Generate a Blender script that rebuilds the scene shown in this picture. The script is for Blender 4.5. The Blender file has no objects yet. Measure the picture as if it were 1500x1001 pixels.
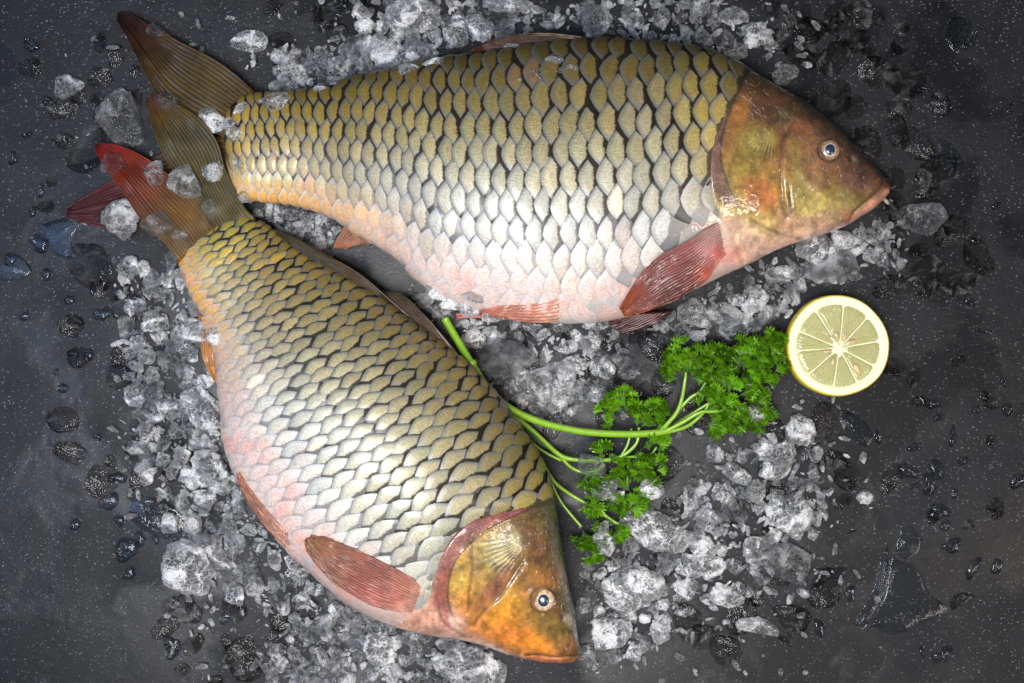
import bpy, math, random
import numpy as np
from mathutils import Vector
rnd = random.Random(7)
R = math.radians
C = bpy.context.scene.collection

# ------------------------------------------------------------------ camera, light, exposure
K = 0.00036            # metres per photograph pixel on the slab
D = 0.90               # camera height
cam = bpy.data.cameras.new('camera'); co = bpy.data.objects.new('camera', cam); C.objects.link(co)
co.location = (0, 0, D); cam.lens = 60; cam.sensor_width = 36; cam.clip_start = 0.01; cam.clip_end = 20
bpy.context.scene.camera = co
w = bpy.data.worlds.new('World'); bpy.context.scene.world = w; w.use_nodes = True
w.node_tree.nodes['Background'].inputs[0].default_value = (0.50, 0.53, 0.58, 1)
w.node_tree.nodes['Background'].inputs[1].default_value = 0.22
def area(name, loc, look, sx, sy, power, col, spread=180):
    l = bpy.data.lights.new(name, 'AREA'); l.shape = 'RECTANGLE'; l.size = sx; l.size_y = sy
    l.energy = power; l.color = col; l.spread = R(spread)
    o = bpy.data.objects.new(name, l); C.objects.link(o); o.location = loc
    o.rotation_euler = (Vector(look) - Vector(loc)).to_track_quat('-Z', 'Y').to_euler()
area('softbox_lamp', (-0.12, -0.17, 1.02), (-0.02, -0.015, 0), 0.46, 0.34, 3.1, (1.0, 0.985, 0.97), 80)
area('window_lamp', (-0.72, 0.02, 1.12), (-0.1, 0, 0), 0.40, 0.95, 5.0, (0.34, 0.57, 1.0))
area('side_lamp', (0.68, -0.36, 0.90), (0.12, -0.05, 0.03), 0.30, 0.38, 3.6, (1.0, 0.86, 0.76))
sc = bpy.context.scene
sc.view_settings.view_transform = 'Standard'; sc.view_settings.look = 'None'
sc.view_settings.exposure = 0.0; sc.view_settings.gamma = 1.0
sc.render.engine = 'CYCLES'
sc.cycles.use_denoising = True
sc.cycles.max_bounces = 12; sc.cycles.transmission_bounces = 10; sc.cycles.transparent_max_bounces = 16
sc.cycles.caustics_refractive = True; sc.cycles.caustics_reflective = False
sc.cycles.sample_clamp_indirect = 3.0

# ------------------------------------------------------------------ helpers
def W3(px, py, z):
    """photograph pixel seen at height z -> world point"""
    f = (D - z) / D
    return (px - 750) * K * f, (500.5 - py) * K * f, z
def W3a(px, py, z):
    px = np.asarray(px, float); py = np.asarray(py, float); z = np.asarray(z, float)
    f = (D - z) / D
    return np.stack([(px - 750) * K * f, (500.5 - py) * K * f, z + 0 * px], -1)
def sm(a, b, x):
    t = np.clip((x - a) / (b - a), 0, 1); return t * t * (3 - 2 * t)
def catmull(pts, n, per=False):
    p = np.array(pts, float)
    d = np.r_[0, np.cumsum(np.linalg.norm(np.diff(p[:, :2], axis=0), axis=1))]
    m = np.zeros_like(p)
    m[1:-1] = (p[2:] - p[:-2]) / (d[2:] - d[:-2])[:, None]
    m[0] = (p[1] - p[0]) / (d[1] - d[0]); m[-1] = (p[-1] - p[-2]) / (d[-1] - d[-2])
    s = np.linspace(0, d[-1], n)
    i = np.clip(np.searchsorted(d, s, side='right') - 1, 0, len(p) - 2)
    h = (d[i + 1] - d[i]); t = (s - d[i]) / h; t = t[:, None]; h = h[:, None]
    return ((2*t**3-3*t**2+1) * p[i] + (t**3-2*t**2+t) * h * m[i] + (-2*t**3+3*t**2) * p[i+1] + (t**3-t**2) * h * m[i+1])
def _h(ix, iy, iz, seed):
    n = (ix * 374761393 + iy * 668265263 + iz * 1274126177 + seed * 974634777) & 0xffffffff
    n = ((n ^ (n >> 13)) * 1103515245 + 12345) & 0xffffffff
    n = ((n ^ (n >> 15)) * 668265263) & 0xffffffff
    return ((n ^ (n >> 16)) & 0xffff) / 65535.0
def vnoise(p, seed=0):
    i = np.floor(p).astype(np.int64); f = p - i; u = f * f * (3 - 2 * f)
    r = 0
    for a in (0, 1):
        for b in (0, 1):
            for c in (0, 1):
                wgt = (u[..., 0] if a else 1 - u[..., 0]) * (u[..., 1] if b else 1 - u[..., 1]) * (u[..., 2] if c else 1 - u[..., 2])
                r = r + wgt * _h(i[..., 0] + a, i[..., 1] + b, i[..., 2] + c, seed)
    return r * 2 - 1
def fbm(p, oct=4, seed=0):
    r = 0; a = 0.5
    for k in range(oct):
        r = r + a * vnoise(p, seed + k); p = p * 2.03 + 11.3; a *= 0.5
    return r
def n2(X, Y, scale, oct=3, seed=0):
    return fbm(np.stack([X / scale, Y / scale, 0 * X + 3.7], -1), oct, seed)
def worley(p, seed=0):
    i = np.floor(p).astype(np.int64); best = np.full(p.shape[:-1], 9.0); sec = best.copy()
    for a in (-1, 0, 1):
        for b in (-1, 0, 1):
            for c in (-1, 0, 1):
                j = i + np.array([a, b, c])
                q = np.stack([_h(j[..., 0], j[..., 1], j[..., 2], seed + k) for k in (1, 2, 3)], -1) + j
                d = np.linalg.norm(q - p, axis=-1)
                sec = np.minimum(sec, np.maximum(best, d)); best = np.minimum(best, d)
    return best, sec
def pdist(poly, X, Y):
    poly = np.array(poly, float); best = np.full(X.shape, 1e9); side = np.zeros(X.shape)
    for (ax, ay), (bx, by) in zip(poly[:-1], poly[1:]):
        dx, dy = bx - ax, by - ay; L = dx * dx + dy * dy + 1e-9
        t = np.clip(((X - ax) * dx + (Y - ay) * dy) / L, 0, 1)
        d = np.hypot(X - ax - t * dx, Y - ay - t * dy)
        cr = dx * (Y - ay) - dy * (X - ax)
        m = d < best; best = np.where(m, d, best); side = np.where(m, np.sign(cr), side)
    return best, side
def inpoly(poly, x, y):
    c = False; n = len(poly)
    for i in range(n):
        x1, y1 = poly[i]; x2, y2 = poly[i - 1]
        if (y1 > y) != (y2 > y) and x < (x2 - x1) * (y - y1) / (y2 - y1) + x1: c = not c
    return c
def mesh(name, verts, faces, cols=None, uv=None, smooth=True, mat=None, attrs=None):
    me = bpy.data.meshes.new(name)
    verts = np.asarray(verts, float)
    me.from_pydata(verts.tolist(), [], faces if isinstance(faces, list) else faces.tolist())
    if cols is not None:
        a = me.color_attributes.new('tint', 'FLOAT_COLOR', 'POINT')
        c4 = np.ones((len(verts), 4)); c4[:, :cols.shape[1]] = cols
        a.data.foreach_set('color', c4.ravel())
    if uv is not None:
        l = me.uv_layers.new(name='UVMap'); idx = np.zeros(len(me.loops), np.int32)
        me.loops.foreach_get('vertex_index', idx); l.data.foreach_set('uv', uv[idx].ravel())
    if smooth: me.polygons.foreach_set('use_smooth', [True] * len(me.polygons))
    if mat: me.materials.append(mat)
    me.update(); return me
def gridfaces(n, m, wrap=False):
    i = np.arange(n - 1)[:, None]; j = np.arange(m if wrap else m - 1)[None, :]
    j2 = (j + 1) % m
    return np.stack([i * m + j, (i + 1) * m + j, (i + 1) * m + j2, i * m + j2], -1).reshape(-1, 4)
def link(name, me, parent=None, loc=None):
    o = bpy.data.objects.new(name, me); C.objects.link(o)
    if parent: o.parent = parent
    if loc is not None: o.location = loc
    return o
def tag(o, label=None, cat=None, group=None, kind=None):
    if label: o['label'] = label
    if cat: o['category'] = cat
    if group: o['group'] = group
    if kind: o['kind'] = kind
    return o
def thing(name, label, cat, group=None, loc=(0, 0, 0)):
    o = bpy.data.objects.new(name, None); C.objects.link(o); o.location = loc; o.empty_display_size = 0.02
    return tag(o, label, cat, group)

# ------------------------------------------------------------------ materials
class NT:
    def __init__(s, name):
        s.m = bpy.data.materials.new(name); s.m.use_nodes = True; s.t = s.m.node_tree; s.n = s.t.nodes
        s.n.clear(); s.out = s.n.new('ShaderNodeOutputMaterial')
    def node(s, ty, ins=None, **kw):
        nd = s.n.new(ty)
        for k, v in kw.items(): setattr(nd, k, v)
        for k, v in (ins or {}).items():
            if isinstance(v, bpy.types.NodeSocket): s.t.links.new(v, nd.inputs[k])
            else: nd.inputs[k].default_value = v
        return nd
    def math(s, op, a, b=0.0, c=0.0, clamp=False):
        nd = s.node('ShaderNodeMath', {0: a, 1: b, 2: c}, operation=op, use_clamp=clamp); return nd.outputs[0]
    def mix(s, f, a, b, bt='MIX'):
        nd = s.node('ShaderNodeMix', {0: f, 6: a, 7: b}, data_type='RGBA', blend_type=bt); return nd.outputs[2]
    def ss(s, a, b, x):
        nd = s.node('ShaderNodeMapRange', {0: x, 1: a, 2: b, 3: 0.0, 4: 1.0}, interpolation_type='SMOOTHSTEP'); return nd.outputs[0]
    def rng(s, x, a, b, c, d):
        return s.node('ShaderNodeMapRange', {0: x, 1: a, 2: b, 3: c, 4: d}).outputs[0]
    def noise(s, vec, scale, detail=3, rough=0.55, dist=0.0):
        return s.node('ShaderNodeTexNoise', {'Vector': vec, 'Scale': scale, 'Detail': detail, 'Roughness': rough, 'Distortion': dist}).outputs[0]
    def bump(s, h, strength, dist, normal=None):
        ins = {'Height': h, 'Strength': strength, 'Distance': dist}
        if normal: ins['Normal'] = normal
        return s.node('ShaderNodeBump', ins).outputs[0]
    def principled(s, **kw):
        return s.node('ShaderNodeBsdfPrincipled', {k.replace('_', ' '): v for k, v in kw.items()})
    def surf(s, sh):
        s.t.links.new(sh, s.out.inputs[0]); return s.m
def geo(m): return m.node('ShaderNodeNewGeometry').outputs['Position']
def attr(m): return m.node('ShaderNodeAttribute', attribute_name='tint').outputs[0]

def mat_slab():
    m = NT('wet_slate'); p = geo(m)
    mid = m.noise(p, 38, 4, 0.5, 0.1); fine = m.noise(p, 900, 3, 0.6)
    base = m.mix(m.ss(0.35, 0.7, mid), (0.006, 0.0068, 0.009, 1), (0.011, 0.012, 0.0145, 1))  # faint blue stands in for reflected blue light, put into the base colour
    base = m.mix(m.math('MULTIPLY', fine, 0.5), base, (0.018, 0.018, 0.020, 1))
    col = base
    for sc_, thr, th2, see in ((430, 0.10, 0.15, 0.0), (620, 0.10, 0.17, 5.3), (300, 0.055, 0.085, 2.1)):
        v = m.node('ShaderNodeMapping', {0: p, 1: (see, see, 0), 3: (0.8, 1.15, 1)}).outputs[0]
        vo = m.node('ShaderNodeTexVoronoi', {'Vector': v, 'Scale': float(sc_), 'Randomness': 1.0}, voronoi_dimensions='3D')
        d = m.math('SUBTRACT', 1.0, m.ss(thr, th2 + 0.06, vo.outputs[0]))
        sep = m.node('ShaderNodeSeparateColor', {0: vo.outputs[1]})
        k = m.math('MULTIPLY', d, m.ss(0.1, 0.8, sep.outputs[0]))
        tint = m.mix(sep.outputs[1], (0.36, 0.34, 0.31, 1), (0.33, 0.36, 0.42, 1))
        col = m.mix(m.math('MULTIPLY', m.math('MULTIPLY', k, 0.5), m.ss(0.25, 0.6, m.noise(p, 60, 3))), col, tint)
    wet = m.ss(0.48, 0.58, m.noise(p, 15, 4, 0.55, 0.15))
    col = m.mix(m.math('MULTIPLY', wet, 0.35), col, (0.006, 0.006, 0.007, 1))
    rough = m.mix(wet, m.rng(m.noise(p, 26, 3, 0.5, 0.0), 0.3, 0.7, 0.42, 0.62), (0.30, 0.30, 0.30, 1))
    ridg = m.node('ShaderNodeTexWave', {'Vector': m.node('ShaderNodeMapping', {0: p, 2: (0, 0, R(38))}).outputs[0], 'Scale': 7.0, 'Distortion': 9.0, 'Detail': 4.0, 'Detail Scale': 1.6}).outputs[1]
    b1 = m.bump(m.math('MULTIPLY', m.math('ADD', mid, m.math('MULTIPLY', ridg, 0.0)), m.math('SUBTRACT', 1.0, m.math('MULTIPLY', wet, 0.75))), 0.30, 0.0030)
    b2 = m.bump(m.math('MULTIPLY', fine, m.math('SUBTRACT', 1.0, m.math('MULTIPLY', wet, 0.8))), 0.45, 0.0006, m.bump(wet, 0.4, 0.0006, b1))
    sh = m.principled(Base_Color=col, Roughness=rough, Normal=b2, IOR=1.45)
    sh.inputs['Specular IOR Level'].default_value = 0.24
    return m.surf(sh.outputs[0])

def mat_skin():
    m = NT('wet_fish_skin'); p = geo(m); c = attr(m)
    n = m.noise(p, 420, 5, 0.65); n3 = m.noise(p, 110, 4, 0.6, 0.5); sp = m.noise(p, 1500, 3, 0.6)
    c = m.mix(m.rng(n, 0.3, 0.7, 0.0, 0.32), c, (0.0, 0.0, 0.0, 1), 'SOFT_LIGHT')
    c = m.mix(m.math('MULTIPLY', m.ss(0.56, 0.70, sp), 0.20), c, (0.62, 0.5, 0.36, 1))
    c = m.mix(m.math('MULTIPLY', m.ss(0.58, 0.74, n), 0.30), c, m.mix(1.0, c, (0.45, 0.3, 0.22, 1), 'MULTIPLY'))
    vein = m.node('ShaderNodeTexNoise', {'Vector': p, 'Scale': 170.0, 'Detail': 4.0, 'Roughness': 0.6, 'Distortion': 2.0}).outputs[0]
    c = m.mix(m.math('MULTIPLY', m.math('SUBTRACT', 1.0, m.ss(0.0, 0.022, m.math('ABSOLUTE', m.math('SUBTRACT', vein, 0.5)))), 0.35), c, m.mix(1.0, c, (0.45, 0.28, 0.22, 1), 'MULTIPLY'))
    c = m.mix(m.math('MULTIPLY', m.ss(0.55, 0.66, vein), 0.30), c, m.mix(1.0, c, (1.7, 1.55, 1.2, 1), 'MULTIPLY'))
    b = m.bump(n3, 0.35, 0.0016); b = m.bump(n, 0.35, 0.0005, b)
    # slime film: a smoother wavy coat with little rims
    film = m.noise(p, 95, 4, 0.6, 1.8)
    cb = m.bump(m.ss(0.47, 0.53, film), 0.7, 0.0012, m.bump(n3, 0.4, 0.0011))
    sh = m.principled(Base_Color=c, Roughness=0.42, Normal=b, IOR=1.4)
    sh.inputs['Subsurface Weight'].default_value = 0.12; sh.inputs['Subsurface Radius'].default_value = (0.006, 0.0025, 0.0015); sh.inputs['Subsurface Scale'].default_value = 0.6
    sh.inputs['Coat Weight'].default_value = 1.0; sh.inputs['Coat Roughness'].default_value = 0.05; sh.inputs['Coat IOR'].default_value = 1.7
    m.t.links.new(cb, sh.inputs['Coat Normal'])
    return m.surf(sh.outputs[0])

SC_C, SC_D = 0.5, 1.0
SC_E = 1.6       # scale outline: free edge u = SC_C - SC_D*w^2 (in pitches)
def mat_scale():
    m = NT('fish_scale'); p = geo(m)
    at = m.node('ShaderNodeAttribute', attribute_name='tint'); c = at.outputs[0]; dark = at.outputs[3]
    uv = m.node('ShaderNodeSeparateXYZ', {0: m.node('ShaderNodeUVMap').outputs[0]}); u, wv = uv.outputs[0], uv.outputs[1]
    oi = m.node('ShaderNodeObjectInfo').outputs['Random']
    nz = m.math('MULTIPLY', m.math('SUBTRACT', m.noise(p, 700, 3, 0.6), 0.5), 0.22)
    wob = m.math('MULTIPLY', m.math('SUBTRACT', m.noise(p, 260, 2), 0.5), 0.18)
    aw = m.math('ABSOLUTE', wv)
    e = m.math('SUBTRACT', SC_C, m.math('MULTIPLY', m.math('POWER', aw, SC_E), SC_D))
    t = m.math('ADD', m.math('SUBTRACT', e, u), m.math('MULTIPLY', nz, 0.45))
    iw = m.math('ABSOLUTE', m.math('SUBTRACT', 1.0, aw))
    nb1 = m.math('SUBTRACT', SC_C - 0.5, m.math('MULTIPLY', m.math('POWER', iw, SC_E), SC_D))
    nb2 = m.math('SUBTRACT', e, 1.0)
    nb = m.math('MAXIMUM', nb1, nb2)
    d1 = m.math('ADD', m.math('SUBTRACT', u, nb1), m.math('MULTIPLY', nz, 0.4))
    d2 = m.math('ADD', m.math('ADD', m.math('SUBTRACT', u, SC_C - 1.0), m.math('MULTIPLY', m.math('MULTIPLY', wv, wv), 0.12)), m.math('ADD', nz, wob))
    # fine radial striations and peppery pigment
    str_ = m.node('ShaderNodeTexNoise', {'Vector': m.node('ShaderNodeCombineXYZ', {0: m.math('MULTIPLY', u, 1.5), 1: m.math('MULTIPLY', wv, 9.0), 2: m.math('MULTIPLY', oi, 40.0)}).outputs[0], 'Scale': 2.2, 'Detail': 4.0}).outputs[0]
    rings = m.node('ShaderNodeTexNoise', {'Vector': m.node('ShaderNodeCombineXYZ', {0: m.math('MULTIPLY', t, 14.0), 1: m.math('MULTIPLY', wv, 1.2), 2: m.math('MULTIPLY', oi, 17.0)}).outputs[0], 'Scale': 1.6, 'Detail': 2.0}).outputs[0]
    body = m.mix(m.rng(str_, 0.35, 0.65, 0.0, 0.9), c, m.mix(1.0, c, (1.45, 1.42, 1.4, 1), 'MULTIPLY'))
    body = m.mix(m.rng(rings, 0.42, 0.7, 0.0, 0.6), body, m.mix(1.0, c, (0.62, 0.55, 0.45, 1), 'MULTIPLY'))
    marg = m.ss(0.28, 0.75, aw)
    grey_c = m.mix(1.0, m.node('ShaderNodeRGBToBW', {0: c}).outputs[0], (0.98, 1.0, 1.02, 1), 'MULTIPLY')
    body = m.mix(m.math('MULTIPLY', marg, 0.65), body, grey_c)
    body = m.mix(m.math('MULTIPLY', m.ss(0.5, 0.68, m.noise(p, 1100, 3, 0.75)), 0.55), body, m.mix(1.0, body, (1.5, 1.5, 1.55, 1), 'MULTIPLY'))
    pep = m.noise(p, 1700, 3, 0.75)
    body = m.mix(m.math('MULTIPLY', m.ss(0.56, 0.66, pep), m.math('ADD', m.math('MULTIPLY', dark, 0.5), 0.12)), body, (0.10, 0.09, 0.06, 1))
    grey = m.mix(dark, m.mix(0.5, c, (0.75, 0.74, 0.74, 1)), (0.10, 0.115, 0.12, 1))
    rim = m.math('SUBTRACT', 1.0, m.ss(0.05, 0.34, t))
    col = m.mix(m.math('MULTIPLY', rim, 0.75), body, grey)
    edge = m.math('SUBTRACT', 1.0, m.ss(0.02, 0.09, t))
    col = m.mix(m.math('MULTIPLY', edge, m.math('MULTIPLY', dark, 0.8)), col, (0.05, 0.045, 0.035, 1))
    dk = m.math('MAXIMUM', m.math('SUBTRACT', 1.0, m.ss(0.04, 0.18, d2)), m.math('SUBTRACT', 1.0, m.ss(0.02, 0.13, d1)))
    dcol = m.mix(m.noise(p, 300, 2), (0.008, 0.008, 0.009, 1), (0.035, 0.024, 0.013, 1))
    dcol = m.mix(m.ss(0.9, 0.6, dark), dcol, (0.030, 0.036, 0.048, 1))  # slate tint puts the cool reflection on the lit flank into the dark bands
    col = m.mix(m.math('MULTIPLY', dk, dark), col, dcol)
    b = m.bump(str_, 0.3, 0.0006); b = m.bump(pep, 0.25, 0.00025, b)
    sh = m.principled(Base_Color=col, Roughness=m.rng(str_, 0.3, 0.7, 0.38, 0.55), Normal=b, IOR=1.5)
    m.t.links.new(m.math('SUBTRACT', 0.42, m.math('MULTIPLY', m.math('MULTIPLY', dk, dark), 0.36)), sh.inputs['Specular IOR Level'])
    sh.inputs['Metallic'].default_value = 0.16
    sh.inputs['Coat Weight'].default_value = 0.30; sh.inputs['Coat Roughness'].default_value = 0.16
    return m.surf(sh.outputs[0])

def mat_fin():
    m = NT('wet_fin'); p = geo(m); c = attr(m)
    n = m.noise(p, 300, 4, 0.6)
    c = m.mix(m.rng(n, 0.3, 0.7, 0.0, 0.5), c, m.mix(1.0, c, (0.5, 0.45, 0.4, 1), 'MULTIPLY'))
    b = m.bump(n, 0.3, 0.0005)
    sh = m.principled(Base_Color=c, Roughness=0.35, Normal=b)
    sh.inputs['Coat Weight'].default_value = 0.5; sh.inputs['Coat Roughness'].default_value = 0.12
    tr = m.node('ShaderNodeBsdfTranslucent', {'Color': c})
    mx = m.node('ShaderNodeMixShader', {0: 0.22, 1: sh.outputs[0], 2: tr.outputs[0]})
    tp = m.node('ShaderNodeBsdfTransparent')
    mx2 = m.node('ShaderNodeMixShader', {0: m.rng(m.noise(p, 90, 2), 0.3, 0.7, 0.0, 0.18), 1: mx.outputs[0], 2: tp.outputs[0]})
    return m.surf(mx2.outputs[0])

def mat_ice():
    m = NT('crushed_ice'); g = geo(m)
    oi = m.node('ShaderNodeObjectInfo'); tc = m.node('ShaderNodeTexCoord').outputs['Object']
    ps = m.node('ShaderNodeVectorMath', {0: g, 1: tc}, operation='ADD').outputs[0]
    whit = m.node('ShaderNodeSeparateColor', {0: oi.outputs['Color']}).outputs[0]
    n1 = m.noise(g, 85, 4, 0.65, 0.8); n2_ = m.noise(g, 420, 5, 0.7, 0.6); n3 = m.noise(g, 1400, 3, 0.7)
    vo = m.node('ShaderNodeTexVoronoi', {'Vector': g, 'Scale': 260.0}, feature='DISTANCE_TO_EDGE').outputs[0]
    crack = m.math('SUBTRACT', 1.0, m.ss(0.0, 0.05, vo))
    n4 = m.noise(g, 800, 4, 0.75, 1.2)
    b = m.bump(n2_, 0.9, 0.0022); b = m.bump(n3, 0.7, 0.0008, b)
    lw = m.node('ShaderNodeLayerWeight', {0: 0.45, 'Normal': b}).outputs[1]
    f = m.math('ADD', m.math('MULTIPLY', m.ss(0.42, 0.66, n1), 0.42), m.math('MULTIPLY', m.ss(0.42, 0.62, n4), 0.22))
    f = m.math('ADD', m.math('ADD', f, m.math('MULTIPLY', crack, 0.25)), m.math('MULTIPLY', m.math('MULTIPLY', lw, lw), 0.85))
    f = m.ss(0.14, 0.74, f)
    fac = m.math('MULTIPLY', m.math('MULTIPLY', f, whit), 1.8, clamp=True)
    cl = m.principled(Base_Color=(0.93, 0.955, 0.97, 1), Roughness=m.rng(n2_, 0.3, 0.7, 0.02, 0.12), Normal=b, IOR=1.31)
    cl.inputs['Transmission Weight'].default_value = 1.0
    wh = m.principled(Base_Color=(0.95, 0.95, 0.955, 1), Roughness=0.25, Normal=b, IOR=1.31)
    wh.inputs['Subsurface Weight'].default_value = 0.25; wh.inputs['Subsurface Radius'].default_value = (0.004, 0.0045, 0.005); wh.inputs['Subsurface Scale'].default_value = 0.5
    wh.inputs['Transmission Weight'].default_value = 0.10; wh.inputs['Coat Weight'].default_value = 1.0; wh.inputs['Coat Roughness'].default_value = 0.03; wh.inputs['Coat IOR'].default_value = 1.45; m.t.links.new(b, wh.inputs['Coat Normal'])
    mx = m.node('ShaderNodeMixShader', {0: fac, 1: cl.outputs[0], 2: wh.outputs[0]})
    tp = m.node('ShaderNodeBsdfTransparent', {'Color': (0.88, 0.9, 0.92, 1)})
    mx2 = m.node('ShaderNodeMixShader', {0: m.math('MULTIPLY', m.math('SUBTRACT', 1.0, fac, clamp=True), 0.42), 1: mx.outputs[0], 2: tp.outputs[0]})
    return m.surf(mx2.outputs[0])

def mat_melt():
    m = NT('melting_ice'); g = geo(m)
    whit = m.node('ShaderNodeSeparateColor', {0: m.node('ShaderNodeObjectInfo').outputs['Color']}).outputs[0]
    n1 = m.noise(g, 150, 4, 0.6, 1.0); n2_ = m.noise(g, 600, 3, 0.6)
    b = m.bump(n1, 0.4, 0.0016)
    cl = m.principled(Base_Color=m.mix(n1, (0.62, 0.60, 0.58, 1), (0.90, 0.90, 0.92, 1)), Roughness=0.04, Normal=b, IOR=1.31)
    cl.inputs['Transmission Weight'].default_value = 1.0
    wh = m.principled(Base_Color=(0.75, 0.75, 0.76, 1), Roughness=0.3, Normal=b)
    mx = m.node('ShaderNodeMixShader', {0: m.math('MULTIPLY', m.math('MULTIPLY', m.ss(0.5, 0.72, n1), whit), 1.5, clamp=True), 1: cl.outputs[0], 2: wh.outputs[0]})
    tp = m.node('ShaderNodeBsdfTransparent', {'Color': (0.74, 0.73, 0.72, 1)})
    return m.surf(m.node('ShaderNodeMixShader', {0: 0.74, 1: mx.outputs[0], 2: tp.outputs[0]}).outputs[0])

def mat_water():
    m = NT('melt_water'); g = geo(m)
    b = m.bump(m.noise(g, 160, 3, 0.5), 0.25, 0.0008)
    sh = m.principled(Base_Color=(0.90, 0.93, 0.95, 1), Roughness=0.02, Normal=b, IOR=1.33)
    sh.inputs['Transmission Weight'].default_value = 1.0
    tp = m.node('ShaderNodeBsdfTransparent', {'Color': (0.85, 0.87, 0.9, 1)})
    mx = m.node('ShaderNodeMixShader', {0: 0.5, 1: sh.outputs[0], 2: tp.outputs[0]})
    return m.surf(mx.outputs[0])

def mat_leaf():
    m = NT('parsley_leaf'); g = geo(m); c = attr(m)
    n = m.noise(g, 700, 3, 0.6)
    c = m.mix(m.rng(n, 0.3, 0.7, 0.0, 0.5), c, m.mix(1.0, c, (1.5, 1.35, 1.1, 1), 'MULTIPLY'))
    sh = m.principled(Base_Color=c, Roughness=0.36, Normal=m.bump(n, 0.4, 0.0005))
    sh.inputs['Coat Weight'].default_value = 0.25; sh.inputs['Coat Roughness'].default_value = 0.15
    tr = m.node('ShaderNodeBsdfTranslucent', {'Color': m.mix(1.0, c, (1.3, 1.5, 0.6, 1), 'MULTIPLY')})
    return m.surf(m.node('ShaderNodeMixShader', {0: 0.3, 1: sh.outputs[0], 2: tr.outputs[0]}).outputs[0])

def mat_plain(name, col, rough=0.4, sss=0.0, bump=0.0, bscale=400, coat=0.0, var=0.25, trans=0.0, col2=None):
    m = NT(name); g = geo(m); n = m.noise(g, bscale, 4, 0.6)
    c2 = col2 or tuple(x * 0.6 for x in col)
    c = m.mix(m.rng(n, 0.3, 0.7, 0.0, var * 2), (*col, 1), (*c2, 1))
    sh = m.principled(Base_Color=c, Roughness=rough)
    if bump: m.t.links.new(m.bump(n, bump, 0.0008), sh.inputs['Normal'])
    sh.inputs['Subsurface Weight'].default_value = sss; sh.inputs['Subsurface Radius'].default_value = (0.004, 0.003, 0.0015)
    sh.inputs['Coat Weight'].default_value = coat; sh.inputs['Coat Roughness'].default_value = 0.05
    sh.inputs['Transmission Weight'].default_value = trans
    return m.surf(sh.outputs[0])

M_melt = mat_melt()
M_slab, M_skin, M_scale, M_fin, M_ice, M_water, M_leaf = mat_slab(), mat_skin(), mat_scale(), mat_fin(), mat_ice(), mat_water(), mat_leaf()

# ------------------------------------------------------------------ slab
def build_slab():
    n = 2.4
    v = [(-n, -n, 0), (n, -n, 0), (n, n, 0), (-n, n, 0), (-n, -n, -0.02), (n, -n, -0.02), (n, n, -0.02), (-n, n, -0.02)]
    f = [(0, 1, 2, 3), (7, 6, 5, 4), (0, 4, 5, 1), (1, 5, 6, 2), (2, 6, 7, 3), (3, 7, 4, 0)]
    o = link('slate_slab', mesh('slate_slab', v, f, smooth=False, mat=M_slab))
    tag(o, 'dark wet speckled slate slab under the fish and ice', 'slab', kind='structure')
build_slab()

# ------------------------------------------------------------------ fish
HM = np.zeros((501, 751))       # height of whatever lies on the slab, per 2 photograph pixels
def hm_splat(px, py, z):
    i = np.clip((py / 2).round().astype(int), 0, 500); j = np.clip((px / 2).round().astype(int), 0, 750)
    np.maximum.at(HM, (i, j), z)
def hm_at(px, py):
    i = np.clip((np.asarray(py) / 2).round().astype(int), 1, 499); j = np.clip((np.asarray(px) / 2).round().astype(int), 1, 749)
    return np.maximum(np.maximum(HM[i, j], HM[i - 1, j]), np.maximum(HM[i, j - 1], HM[i + 1, j + 1]))

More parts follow.
